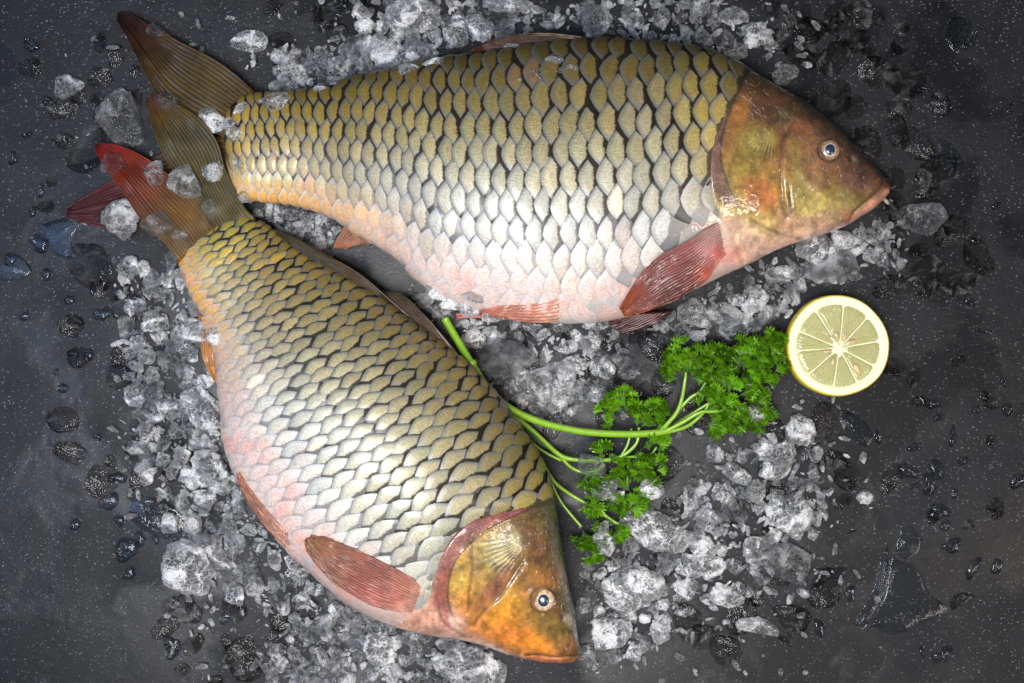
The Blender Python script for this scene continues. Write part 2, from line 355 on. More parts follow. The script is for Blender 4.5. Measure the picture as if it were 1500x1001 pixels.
class Fish:
    def __init__(s, spec):
        s.sp = spec
        st = np.array(spec['st'], float)             # top x,y  bottom x,y  half thickness(px)
        mid = np.c_[(st[:, 0] + st[:, 2]) / 2, (st[:, 1] + st[:, 3]) / 2]
        NS = 560
        g = catmull(np.c_[mid, st], NS)
        s.mid = g[:, :2]; s.top = g[:, 2:4]; s.bot = g[:, 4:6]; s.H = np.maximum(g[:, 6], 2)
        s.S = np.r_[0, np.cumsum(np.linalg.norm(np.diff(s.mid, axis=0), axis=1))]
        s.a = np.linalg.norm(s.top - s.bot, axis=1) / 2
        Hm = s.H.max()
        s.zc = np.maximum(s.H + 1.0, 0.50 * Hm) * 0.5 + s.H * 0.5
        s.zc = np.maximum(s.zc, s.H * 0.98 + 1)
        s.z0 = spec.get('lift', 0)
        # arc-length table for the upper half
        th = np.linspace(0, math.pi, 181); s.th = th
        cx = s.a[:, None] * np.cos(th); cz = s.H[:, None] * np.sin(th) ** 0.9
        arc = np.c_[np.zeros(NS), np.cumsum(np.hypot(np.diff(cx, axis=1), np.diff(cz, axis=1)), axis=1)]
        s.L = arc[:, -1]; s.fr = np.linspace(0, 1, 121)
        s.TH = np.array([np.interp(s.fr, arc[i] / s.L[i], th) for i in range(NS)])
    def raw(s, sv, th):
        """station distance (px), angle -> photograph px, py and height in metres"""
        f = np.interp(sv, s.S, np.arange(len(s.S)))
        it = lambda a: np.interp(sv, s.S, a)
        c = np.cos(th); sn = np.sin(th)
        px = it((s.top[:, 0] + s.bot[:, 0]) / 2) + c * it((s.top[:, 0] - s.bot[:, 0]) / 2)
        py = it((s.top[:, 1] + s.bot[:, 1]) / 2) + c * it((s.top[:, 1] - s.bot[:, 1]) / 2)
        H = it(s.H)
        z = it(s.zc) + np.where(sn >= 0, H * np.abs(sn) ** 0.9, -0.97 * H * np.abs(sn) ** 0.8)
        return px, py, z * K + s.z0
    def theta(s, sv, fr):
        i = np.clip(np.interp(sv, s.S, np.arange(len(s.S))), 0, len(s.S) - 1.001); j = np.clip(fr, 0, 1) * 119.999
        i0 = i.astype(int); j0 = j.astype(int); di = i - i0; dj = j - j0
        T = s.TH
        return (T[i0, j0] * (1 - di) + T[i0 + 1, j0] * di) * (1 - dj) + (T[i0, j0 + 1] * (1 - di) + T[i0 + 1, j0 + 1] * di) * dj
    def frac(s, sv, th):
        i = np.clip(np.interp(sv, s.S, np.arange(len(s.S))).round().astype(int), 0, len(s.S) - 1)
        out = np.empty_like(th)
        for k in range(len(th)): out[k] = np.interp(th[k], s.TH[i[k]], s.fr)
        return out

def blobs(col, X, Y, lst, seed=0, warp=8):
    dx = n2(X, Y, 22, 3, seed + 5) * warp; dy = n2(X, Y, 22, 3, seed + 9) * warp
    for (cx, cy, rx, ry, rot, c, k) in lst:
        a = R(rot); x = X + dx - cx; y = Y + dy - cy
        u = (x * math.cos(a) + y * math.sin(a)) / rx; v = (-x * math.sin(a) + y * math.cos(a)) / ry
        m = (k * np.exp(-(u * u + v * v) ** 1.5))[:, None]
        col = col * (1 - m) + np.array(c) * m
    return col

def flank(fr, tail, fish2):
    """skin and scale colour across the body; fr 0 back .. 1 belly, tail 0 head end .. 1 tail end"""
    xs = np.array([0, 0.08, 0.2, 0.36, 0.5, 0.62, 0.72, 0.82, 1.0])
    if not fish2:
        cs = np.array([(0.035, 0.028, 0.008), (0.085, 0.062, 0.014), (0.17, 0.130, 0.036), (0.26, 0.222, 0.100), (0.34, 0.325, 0.235), (0.38, 0.375, 0.335), (0.45, 0.43, 0.385), (0.58, 0.49, 0.45), (0.64, 0.45, 0.40)])
    else:
        cs = np.array([(0.06, 0.046, 0.010), (0.12, 0.092, 0.024), (0.19, 0.155, 0.060), (0.25, 0.222, 0.122), (0.31, 0.295, 0.205), (0.38, 0.375, 0.31), (0.48, 0.465, 0.41), (0.60, 0.52, 0.49), (0.64, 0.48, 0.45)])
    c = np.stack([np.interp(fr, xs, cs[:, i]) for i in range(3)], -1)
    y = np.array([(0.30, 0.20, 0.022)]) * (0.7 + 0.5 * fr)[:, None]
    k = (sm(0.42, 1.0, tail) * 0.8)[:, None]
    return c * (1 - k) + y * k

def build_fish(spec):
    F = Fish(spec); f2 = spec['second']
    root = thing('carp', spec['label'], 'fish', 'raw carp on the slab', loc=W3(*spec['st'][8][:2], 0))
    off = np.array(root.location)
    NS, NT_ = 600, 190
    sv = np.interp(np.linspace(0, 1, NS), [0, 0.55, 1], [0, F.S[-1] * 0.68, F.S[-1]])
    th = np.r_[np.linspace(0, math.pi, 150), np.linspace(math.pi, 2 * math.pi, NT_ - 150 + 2)[1:-1]]
    Sg, Tg = np.meshgrid(sv, th, indexing='ij'); NTT = len(th)
    X, Y, Z = F.raw(Sg.ravel(), Tg.ravel())
    T = Tg.ravel(); Sv = Sg.ravel()
    up = np.sin(T) > 0
    frc = np.interp(np.minimum(T, 2 * math.pi - T), [0, math.pi], [0, 1])
    fr = np.where(up, 0, 0) + 0.0
    ii = np.clip(np.interp(Sv, F.S, np.arange(len(F.S))).round().astype(int), 0, len(F.S) - 1).reshape(NS, NTT)
    fr = np.empty((NS, NTT))
    for k in range(NS):
        fr[k] = np.interp(np.minimum(th, 2 * math.pi - th), F.TH[ii[k, 0]], F.fr)
    fr = fr.ravel()
    tail = 1 - Sv / (F.S[-1] * 0.74)
    # ---------------- relief
    dz = np.zeros_like(X)
    op = catmull(spec['opercle'], 60); dO, sO = pdist(op, X, Y); inside = np.where(sO < 0, 1.0, -1.0) * dO   # + = towards the snout
    yb = spec.get('opspan')
    dz += 3.6 * sm(-1.5, 2.5, inside) * np.exp(-np.clip(inside, 0, 999) / 90)
    bd = catmull(spec['scaleline'], 60); dB, sB = pdist(bd, X, Y); headside = np.where(sB < 0, 1.0, -1.0) * dB
    ml = catmull(spec['memline'], 40); dM, _m = pdist(ml, X, Y); mw = spec['memw']
    dz += 3.6 * sm(-1.5, 1.5, headside) * (1 - sm(-1, 2, inside)) * (1 - sm(0.68, 0.76, fr))
    po = catmull(spec['preop'], 40); dP, sP = pdist(po, X, Y); pin = np.where(sP < 0, 1, -1) * dP
    dz -= 3.2 * np.exp(-(dP / 3.2) ** 2); dz += 2.2 * np.exp(-((pin - 8) / 7) ** 2) * (dP < 40)
    for line, dep, wd in spec['creases']:
        d, _ = pdist(catmull(line, 24), X, Y); dz -= dep * np.exp(-(d / wd) ** 2)
    for line, dep, wd in spec['ridges']:
        d, _ = pdist(catmull(line, 24), X, Y); dz += dep * np.exp(-(d / wd) ** 2)
    # radiating striae on the gill cover
    pvx, pvy, a0, a1, rr = spec['fan']
    ang = np.degrees(np.arctan2(Y - pvy, X - pvx)); rad = np.hypot(X - pvx, Y - pvy)
    am = sm(a0 - 8, a0 + 8, ang) * (1 - sm(a1 - 8, a1 + 8, ang)) * sm(8, 16, rad) * (1 - sm(rr * 0.7, rr, rad + 14 * n2(ang, rad, 8, 2, 3)))
    ph = ang * 0.95 + 1.6 * n2(ang, rad, 9, 2, 31)
    stria = am * (0.5 + 0.5 * np.sin(ph * 1.0)); dz += 1.1 * stria - 0.5 * am
    ex, ey, er = spec['eye']
    de = np.hypot(X - ex, Y - ey)
    dz += 5.5 * np.exp(-(de / (er * 1.9)) ** 2) - 6.0 * (1 - sm(er * 0.75, er * 1.15, de)) + 1.1 * np.exp(-((de - er * 1.25) / 2.2) ** 2)
    nx, ny = spec['nostril']; dn = np.hypot((X - nx), (Y - ny)); dz += 1.8 * np.exp(-((dn - 6) / 2.6) ** 2) - 4.0 * np.exp(-(dn / 3.6) ** 2)
    hd = sm(-10, 10, headside)
    dz += hd * (1.6 * n2(X, Y, 34, 3, 3) + 0.45 * n2(X, Y, 7, 2, 8))
    # bare pink belly folds
    bel = sm(0.78, 0.9, fr)
    dz += bel * (1.4 * n2(X, Y, 30, 3, 17) + 0.6 * n2(X, Y, 9, 2, 21))
    dz = np.where(up, dz * np.sin(T) ** 0.5, 0.0)
    dz = np.nan_to_num(dz)
    V = W3a(X, Y, Z + dz * K) - off
    # ---------------- colour
    col = flank(fr, tail, f2)
    dk = np.interp(fr, [0, 0.3, 0.55, 0.75, 1], [0.22, 0.25, 0.4, 0.85, 1])[:, None]
    dk = dk * (1 - hd[:, None]) + hd[:, None]
    col = col * dk
    nn = n2(X, Y, 26, 4, 40)
    bm = (sm(0.72, 0.86, fr + 0.06 * nn))[:, None]
    ot = sm(0.55, 0.92, tail)[:, None]; col = col * (1 - bm) + (np.array((0.66, 0.48, 0.43)) * (1 - ot) + np.array((0.62, 0.33, 0.09)) * ot) * bm
    pk = (bm[:, 0] * sm(0.12, 0.5, n2(X, Y, 38, 4, 55)) * 0.7)[:, None]
    col = col * (1 - pk) + np.array((0.74, 0.34, 0.27)) * pk
    # head: base colours by distance across, then blotches
    hc = np.stack([np.interp(fr, spec['hx'], np.array(spec['hc'])[:, i]) for i in range(3)], -1)
    col = col * (1 - hd[:, None]) + hc * hd[:, None]
    col = blobs(col, X, Y, spec['blobs'], 3)
    mem = (np.exp(-(dM / mw) ** 4) * (1 - sm(-3, -0.5, inside)))[:, None] * 0.85
    col = col * (1 - mem) + np.array(spec['memcol']) * mem
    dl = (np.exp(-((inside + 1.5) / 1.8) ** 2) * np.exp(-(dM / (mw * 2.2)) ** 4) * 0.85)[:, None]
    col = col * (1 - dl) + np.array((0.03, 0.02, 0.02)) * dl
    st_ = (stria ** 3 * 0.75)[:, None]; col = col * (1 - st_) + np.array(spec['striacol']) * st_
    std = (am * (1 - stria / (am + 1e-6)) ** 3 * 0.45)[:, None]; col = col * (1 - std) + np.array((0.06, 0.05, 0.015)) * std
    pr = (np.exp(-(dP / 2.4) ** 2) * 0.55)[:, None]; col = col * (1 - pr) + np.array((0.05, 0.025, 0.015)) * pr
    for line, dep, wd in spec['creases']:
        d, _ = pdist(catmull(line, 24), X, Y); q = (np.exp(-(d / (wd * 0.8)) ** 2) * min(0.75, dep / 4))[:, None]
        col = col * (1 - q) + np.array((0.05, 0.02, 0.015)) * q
    mot = hd * (n2(X, Y, 13, 4, 91))
    mot2 = hd * n2(X, Y, 5, 3, 95)
    col = np.clip(col * (1 + 0.8 * mot[:, None]) * (1 + 0.5 * mot2[:, None]), 0.004, 0.9)
    nk = (np.exp(-(dn / 4.0) ** 2) * 0.9)[:, None]; col = col * (1 - nk) + np.array((0.02, 0.012, 0.01)) * nk
    nk = (np.exp(-((np.hypot(X - nx - 6, Y - ny - 2)) / 4.5) ** 2) * 0.7)[:, None]; col = col * (1 - nk) + np.array((0.42, 0.34, 0.24)) * nk
    er_ = (np.exp(-((de - er * 1.12) / 2.5) ** 2) * 0.6)[:, None]; col = col * (1 - er_) + np.array((0.05, 0.03, 0.02)) * er_
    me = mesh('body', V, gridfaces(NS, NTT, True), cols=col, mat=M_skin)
    ob = link('body', me, root)
    m = up & (np.arange(len(X)) >= 0); hm_splat(X[m], Y[m], Z[m])
    # close the ends
    import bmesh
    bm_ = bmesh.new(); bm_.from_mesh(me); bm_.verts.ensure_lookup_table()
    for e in (range(NTT), range((NS - 1) * NTT, NS * NTT)):
        try: bm_.faces.new([bm_.verts[i] for i in e])
        except Exception: pass
    bmesh.ops.recalc_face_normals(bm_, faces=bm_.faces[:]); bm_.to_mesh(me); bm_.free()
    # ---------------- scales
    hS = np.interp(F.S, np.array(spec['hs_x']) * F.S[-1], spec['hs_h']); pS = np.interp(F.S, np.array(spec['hs_x']) * F.S[-1], spec['hs_p'])
    pos = [6.0]
    while pos[-1] < F.S[-1] * 0.95: pos.append(pos[-1] + np.interp(pos[-1], F.S, pS) * 0.5)
    items = []
    for k, sc0 in enumerate(pos):
        h = np.interp(sc0, F.S, hS); P = np.interp(sc0, F.S, pS); L = np.interp(sc0, F.S, F.L)
        for r in range(-12, 13):
            if (r + k) % 2: continue
            q = r * h * 1.0
            f = 0.5 + spec['row0'] / 100 + q / L
            if f < 0.012 or f > 0.955: continue
            t_ = F.theta(np.array([sc0]), np.array([f])); x, y, z = F.raw(np.array([sc0]), t_)
            d, s_ = pdist(bd, x, y)
            hsd = (1 if s_[0] < 0 else -1) * d[0]
            if hsd > (3 if f > 0.2 else -9): continue
            if any(inpoly(pl, x[0], y[0]) for pl in spec['bare']): continue
            items.append((sc0, f, h, P, L, x[0], y[0], hsd))
    # the 300 that show largest stay single parts
    def vis(it): return math.sin(math.pi * min(max(it[1], 0), 1)) * it[2] * it[3] * (0.4 if it[1] > 0.8 else 1)
    items.sort(key=vis, reverse=True)
    nw, nu = 9, 4
    wv = np.linspace(-1.12, 1.12, nw); tt = np.linspace(0, 1, nu)
    Wg, Tg2 = np.meshgrid(wv, tt, indexing='ij')
    rv, rf, rc, ru = [], [], [], []
    fc = gridfaces(nw, nu)
    for n_, (sc0, f, h, P, L, x0, y0, hsd) in enumerate(items):
        jit = 0.16
        s1 = sc0 + rnd.uniform(-.5, .5) * jit * P; f1 = f + rnd.uniform(-.5, .5) * jit * h / L; rot = rnd.gauss(0, R(4.5)); sz = rnd.uniform(0.95, 1.10)
        s1 += 3.5 * float(n2(np.array([x0]), np.array([y0]), 45, 2, 61)[0]); f1 += 5 * float(n2(np.array([x0]), np.array([y0]), 45, 2, 67)[0]) / L
        e = SC_C - SC_D * np.abs(Wg) ** SC_E
        e = e + 0.03 * np.cos(Wg * 9 + rnd.uniform(0, 6)) * 0.6
        ub = -1.0
        U = ub + (np.maximum(e, ub + 0.25) - ub) * Tg2
        Wv = Wg * (0.55 + 0.45 * np.minimum(1, 0.2 + Tg2 * 1.3))
        Up, Wp = U * P * sz, Wv * h * sz
        Ur = Up * math.cos(rot) - Wp * math.sin(rot); Wr = Up * math.sin(rot) + Wp * math.cos(rot)
        s2 = np.clip(s1 - Ur, 0, F.S[-1]).ravel(); L2 = np.interp(s2, F.S, F.L)
        f2_ = np.clip(f1 + (Wr.ravel()) / L2, 0.0, 1.0)
        th2 = F.theta(s2, f2_); x, y, z = F.raw(s2, th2)
        flat = sm(0.74, 0.9, f); amp = 1 - 0.35 * flat
        bs = spec['hs_lift']
        lift = (0.00035 + 0.00075 * bs * amp * (U - ub) + 0.0011 * (1 - Wg ** 2) * np.clip(Tg2 * 1.4, 0, 1) * np.where(Tg2 > 0.9, 0.55, 1.0)).ravel()
        tilt = rnd.gauss(0, 0.00009); lift = lift + tilt * Wg.ravel()
        # outward normal of the ellipse (approx.) in the cross plane
        Hh = np.interp(s2, F.S, F.H); aa = np.interp(s2, F.S, F.a)
        nc = np.cos(th2) / aa; ns = np.abs(np.sin(th2)) / Hh; nl = np.hypot(nc, ns) + 1e-9
        tx = np.interp(s2, F.S, (F.top[:, 0] - F.bot[:, 0])); ty = np.interp(s2, F.S, (F.top[:, 1] - F.bot[:, 1])); tl = np.hypot(tx, ty)
        x = x + lift / K * nc / nl * tx / tl; y = y + lift / K * nc / nl * ty / tl; z = z + lift * ns / nl
        if hsd > -P * 2.4:      # the front row is tucked under the gill skin
            dv, sv_ = pdist(bd, x, y); z = z - 0.0035 * sm(-1, 5, np.where(sv_ < 0, 1.0, -1.0) * dv)
        V = W3a(x, y, z) - off
        tl_ = np.array([1 - sc0 / (F.S[-1] * 0.74)])
        c = flank(np.array([f]), tl_, f2)
        c = blobs(c, np.array([x0]), np.array([y0]), spec['sblobs'], 3, 4)[0]
        br = rnd.uniform(0.84, 1.14); warm = rnd.gauss(0, 0.022)
        c = np.clip(c * br * np.array([1 + warm, 1, 1 - warm * 1.5]), 0.01, 0.92)
        dark = float(np.interp(f + 0.04 * n2(np.array([x0]), np.array([y0]), 30, 2, 77)[0], spec['dkx'], spec['dky']))
        if hsd > -P * 1.1: dark *= 0.85
        hx_, hy_, hz_ = F.raw(np.array([min(s1 + P * 0.9, F.S[-1])]), F.theta(np.array([min(s1 + P * 0.9, F.S[-1])]), np.array([f1])))
        if f > 0.55 and (hsd > -P * 1.6 or any(inpoly(pl, hx_[0], hy_[0]) for pl in spec['bare'])): dark *= 0.4
        kk = sm(0.70, 0.93, f2_ + rnd.uniform(-.03, .03) + 0.05 * n2(x, y, 24, 2, 83))[:, None]
        ot = sm(0.55, 0.92, 1 - s2 / (F.S[-1] * 0.74))[:, None]; bc = np.array((0.63, 0.49, 0.45)) * (1 - ot) + np.array((0.62, 0.33, 0.09)) * ot
        cv = c * (1 - kk) + bc * kk
        pk2 = (sm(0.6, 0.85, f2_) * sm(0.10, 0.5, n2(x, y, 38, 4, 55)) * 0.75)[:, None]; cv = cv * (1 - pk2) + np.array((0.72, 0.33, 0.28)) * pk2
        cc = np.c_[cv, np.full(len(V), dark)]
        uvv = np.c_[U.ravel(), Wv.ravel()]
        if n_ < 300:
            link('scale', mesh('scale', V, fc, cols=cc, uv=uvv, mat=M_scale), root)
        else:
            rf.append(fc + len(rv) * nw * nu); rv.append(V); rc.append(cc); ru.append(uvv)
    if rv:
        o = link('small_scales', mesh('small_scales', np.concatenate(rv), np.concatenate(rf), cols=np.concatenate(rc), uv=np.concatenate(ru), mat=M_scale), root)
        o['kind'] = 'stuff'
    # ---------------- eye
    zx = float(hm_at(np.array([ex]), np.array([ey]))[0])
    c0 = np.array(W3(ex, ey, zx + 0.0003)) - off
    def dome(r, hgt, z0, n=40, m=12, e=1.0):
        vs = [(0, 0, z0 + hgt)]; fs = []
        for j in range(1, m + 1):
            a = j / m * math.pi / 2
            for i in range(n):
                b = 2 * math.pi * i / n; vs.append((r * math.sin(a) * math.cos(b), r * e * math.sin(a) * math.sin(b), z0 + hgt * math.cos(a)))
        for i in range(n): fs.append((0, 1 + i, 1 + (i + 1) % n))
        for j in range(m - 1):
            for i in range(n): fs.append((1 + j * n + i, 1 + (j + 1) * n + i, 1 + (j + 1) * n + (i + 1) % n, 1 + j * n + (i + 1) % n))
        return np.array(vs), fs
    r = er * K * 0.93
    vs, fs = dome(r, r * 0.42, 0); rr_ = np.hypot(vs[:, 0], vs[:, 1]) / r; an = np.arctan2(vs[:, 1], vs[:, 0])
    i1, i2 = spec['iris']
    k = sm(0.45, 0.95, rr_ + 0.14 * np.sin(an * 2 + 1.0) + 0.05 * np.sin(an * 7))[:, None]
    ic = np.array(i1) * (1 - k) + np.array(i2) * k
    ic *= (0.82 + 0.18 * np.sin(an * 31 + 3 * rr_))[:, None]
    k = sm(0.93, 1.0, rr_)[:, None]; ic = ic * (1 - k) + np.array((0.07, 0.05, 0.035)) * k
    eye = link('eye', mesh('eye', vs, fs, cols=ic, mat=M_eye), root, c0)
    vs, fs = dome(r * 0.50, r * 0.16, r * 0.34, e=1.08)
    link('pupil', mesh('pupil', vs, fs, mat=M_pupil), eye)
    vs, fs = dome(r * 0.60, r * 0.13, r * 0.30, e=1.06)
    link('pupil_ring', mesh('pupil_ring', vs, fs, mat=M_ring), eye)
    return F, root

M_eye = mat_skin(); M_eye.name = 'wet_iris'
M_pupil = mat_plain('pupil', (0.012, 0.03, 0.06), 0.25, coat=0.35, var=0.3, bscale=500)  # bluish reflection put into the pupil's base colour
M_ring = mat_plain('pupil_rim', (0.55, 0.48, 0.36), 0.3, coat=0.5)

def loft_fin(root, A, B, z, colf, nrays=14, name='fin', rip=0.9, nA=40, jag=0.07, label=None, thick=0.0006, zbend=None):
    off = np.array(root.location)
    a = catmull(A, nA); b = catmull(B, nA); nr = nrays * 6 + 1
    u = np.linspace(0, 1, nA)[:, None]; v = np.linspace(0, 1, nr)[None, :]
    X = a[:, 0:1] * (1 - v) + b[:, 0:1] * v; Y = a[:, 1:2] * (1 - v) + b[:, 1:2] * v
    # ragged tip
    end = (0.5 * np.sin(v * nrays * 2 * math.pi) + 0.9 * vnoise(np.stack([v * nrays * 0.8, 0 * v + 2, 0 * v], -1), len(A))) * jag
    u2 = np.clip(u * (1 - np.clip(end, -0.02, 0.3)), 0, 1)
    i = u2 * (nA - 1); i0 = np.clip(i.astype(int), 0, nA - 2); d = i - i0
    j = np.broadcast_to(np.arange(nr)[None, :], i0.shape)
    X = X[i0, j] * (1 - d) + X[i0 + 1, j] * d; Y = Y[i0, j] * (1 - d) + Y[i0 + 1, j] * d
    U = np.broadcast_to(u, X.shape).ravel(); Vv = np.broadcast_to(v, X.shape).ravel(); X = X.ravel(); Y = Y.ravel()
    ray = 0.5 + 0.5 * np.cos((Vv + 0.012 * np.sin(U * 9) + 0.022 * vnoise(np.stack([Vv * 5, U * 3, 0 * U + 5], -1), 6)) * nrays * 2 * math.pi)
    ray = ray * (0.75 + 0.35 * vnoise(np.stack([Vv * nrays * 1.3, U * 5, 0 * U], -1), 8))
    split = 0.5 + 0.5 * np.cos((Vv) * nrays * 4 * math.pi)
    ray2 = ray * (1 - sm(0.45, 0.75, U)) + (0.6 * ray + 0.4 * split) * sm(0.45, 0.75, U)
    Vv2 = Vv; zb = z(X, Y, U, Vv) - 0.0045 * (1 - sm(0, 0.13, U)) * (0 if name == 'tail_fin' else 1) + rip * 0.001 * (ray2 - 0.5) + 0.0008 * n2(X, Y, 20, 2, 4)
    col = colf(X, Y, U, Vv, ray2) * (1.5 if name in ('pectoral_fin', 'pelvic_fin', 'anal_fin') else 1.0)
    me = mesh(name, W3a(X, Y, zb) - off, gridfaces(nA, nr), cols=np.clip(col, 0.003, 0.95), mat=M_fin)
    o = link(name, me, root)
    md = o.modifiers.new('thickness', 'SOLIDIFY'); md.thickness = thick; md.offset = -1
    if label: o['label'] = label
    hm_splat(X, Y, zb * 0.9)
    return o
def grad(stops):
    xs = [s[0] for s in stops]; cs = np.array([s[1] for s in stops])
    return lambda t: np.stack([np.interp(t, xs, cs[:, i]) for i in range(3)], -1)
def finpaint(along, raydark=(0.5, 0.45, 0.4), raylight=(1.25, 1.2, 1.15), blot=None):
    def f(X, Y, U, V, ray):
        c = along(U + 0.08 * n2(X, Y, 30, 2, 12))
        m = ray[:, None] ** 1.5
        c = c * (np.array(raydark) * (1 - m) + np.array(raylight) * m)
        if blot is not None:
            for (cx, cy, r, cc, k) in blot:
                q = (k * np.exp(-(((X - cx) ** 2 + (Y - cy) ** 2) / r ** 2)))[:, None]; c = c * (1 - q) + np.array(cc) * q
        return 0.66 * c * np.clip(1 + 0.35 * n2(X, Y, 9, 3, 44) + 0.6 * n2(X, Y, 28, 2, 49), 0.2, 2)[:, None]
    return f

fish1 = dict(second=False, label='upper raw carp lying across the top of the slab with its head to the right',
  st=[(327,196,331,238,6),(332,168,338,270,13),(350,147,352,288,22),(380,139,385,294,28),(430,136,435,300,34),(480,128,482,318,44),(530,112,524,343,56),(580,100,573,374,66),(640,88,630,425,76),(700,77,700,456,84),(760,68,768,469,90),(830,58,830,474,92),(900,57,890,471,94),(960,62,945,457,94),(1010,69,1005,431,94),(1060,82,1060,404,92),(1100,102,1100,386,88),(1140,126,1137,367,82),(1180,148,1177,353,76),(1216,176,1215,341,68),(1248,209,1243,329,57),(1275,237,1264,316,44),(1293,255,1284,303,30),(1303,270,1303,283,10)],
  opercle=[(1108,96),(1090,122),(1078,146),(1068,170),(1061,194),(1057,216),(1058,238),(1063,258),(1070,277),(1083,303),(1100,322),(1118,340),(1134,352)],
  scaleline=[(1118,88),(1094,112),(1076,146),(1056,184),(1043,222),(1041,260),(1047,298),(1062,330),(1075,365),(1080,420)],
  preop=[(1163,178),(1151,196),(1146,222),(1144,250),(1145,275),(1147,300),(1152,318)],
  creases=[([(1294,258),(1291,272),(1277,287),(1261,300),(1250,311)],4.5,2.4),([(1250,311),(1246,318),(1242,327)],2.2,2.6),([(1100,322),(1125,335),(1150,345),(1175,350)],1.6,3),([(1155,270),(1158,295),(1160,312)],1.6,3),([(1128,178),(1150,174),(1165,176)],1.5,3),([(1190,262),(1215,272),(1240,268)],0.8,7)],
  ridges=[([(1303,275),(1290,295),(1270,308),(1252,320)],3.2,5),([(1286,262),(1280,278),(1266,290)],1.5,6),([(1133,176),(1140,176)],2.2,6),([(1170,230),(1185,262),(1215,290),(1245,295)],1.6,9)],
  fan=(1134,178,88,150,64), eye=(1215,220,15.5), nostril=(1246,232), row0=-1.0,
  hx=[0,0.12,0.25,0.45,0.62,0.78,0.88,1.0],
  hc=[(0.025,0.02,0.008),(0.045,0.03,0.012),(0.12,0.05,0.016),(0.26,0.12,0.035),(0.36,0.25,0.045),(0.50,0.36,0.13),(0.72,0.44,0.34),(0.74,0.45,0.36)],
  blobs=[(1085,165,14,26,20,(0.38,0.16,0.03),.8),(1095,230,26,40,10,(0.26,0.19,0.03),.8),(1115,285,34,24,30,(0.42,0.13,0.03),.9),(1075,262,12,30,-15,(0.30,0.20,0.04),.5),(1110,205,26,20,0,(0.30,0.25,0.05),.7),(1130,140,40,16,25,(0.17,0.07,0.025),.7),(1148,170,18,14,0,(0.10,0.09,0.03),.6),
         (1170,188,20,16,0,(0.34,0.12,0.04),.7),(1165,240,10,36,-5,(0.26,0.20,0.045),.8),(1185,245,18,22,0,(0.30,0.15,0.07),.6),(1215,222,32,30,0,(0.24,0.12,0.06),.75),(1195,270,22,14,10,(0.24,0.12,0.07),.6),(1255,262,34,22,45,(0.20,0.10,0.075),.9),(1270,262,24,18,45,(0.14,0.06,0.04),.6),
         (1175,290,22,30,-10,(0.36,0.29,0.08),.85),(1215,302,38,14,-10,(0.52,0.40,0.12),.9),(1235,290,20,12,-20,(0.45,0.33,0.12),.6),(1278,300,36,7,-40,(0.78,0.36,0.25),.95),(1243,322,8,12,20,(0.55,0.13,0.05),.7),(1190,325,50,12,-14,(0.70,0.42,0.30),.6),(1150,320,14,20,0,(0.50,0.26,0.18),.6),
         (1085,345,40,22,30,(0.78,0.52,0.42),.7),(1215,186,30,10,40,(0.07,0.05,0.03),.5),(1300,262,8,12,0,(0.10,0.055,0.03),.8),(1302,273,5,6,0,(0.6,0.22,0.08),.8),
         (470,310,60,16,12,(0.80,0.42,0.22),.7),(520,335,40,22,25,(0.78,0.36,0.22),.8),(400,285,50,10,8,(0.66,0.40,0.08),.7),(565,370,12,10,40,(0.50,0.08,0.16),.9),(812,426,22,12,10,(0.80,0.36,0.20),.7),(1035,322,18,14,0,(0.75,0.42,0.30),.6),(1068,375,22,10,-30,(0.8,0.25,0.2),.5),(745,455,70,8,5,(0.76,0.36,0.28),.4)],
  memline=[(1088,130),(1070,163),(1053,200),(1047,235),(1053,266),(1064,290)], memw=12, memcol=(0.16,0.075,0.065), striacol=(0.46,0.40,0.14), iris=((0.40,0.26,0.14),(0.34,0.20,0.11)),
  hs_x=[0,0.04,0.3,0.5,0.72,1], hs_h=[22,24,34,40.5,40,33], hs_p=[12.5,14,22,26.5,28.5,25], hs_lift=1.0,
  dkx=[0,0.3,0.45,0.55,0.66,0.8,1], dky=[1.0,1.0,0.98,0.9,0.68,0.14,0.0],
  bare=[[(1010,310),(1060,290),(1090,440),(900,480),(840,440),(930,400)]],
  sblobs=[(903,285,12,16,0,(0.85,0.68,0.5),.9),(770,110,26,14,0,(0.20,0.10,0.05),.7),(905,95,12,14,0,(0.30,0.11,0.03),.8),(1010,90,60,26,15,(0.12,0.10,0.04),.5),(480,300,60,18,10,(0.72,0.42,0.16),.6),(540,330,50,24,30,(0.74,0.42,0.22),.6),(350,190,22,50,0,(0.45,0.28,0.04),.6),(1030,190,40,90,0,(0.46,0.34,0.08),.6),(940,170,40,40,0,(0.34,0.30,0.22),.5)])

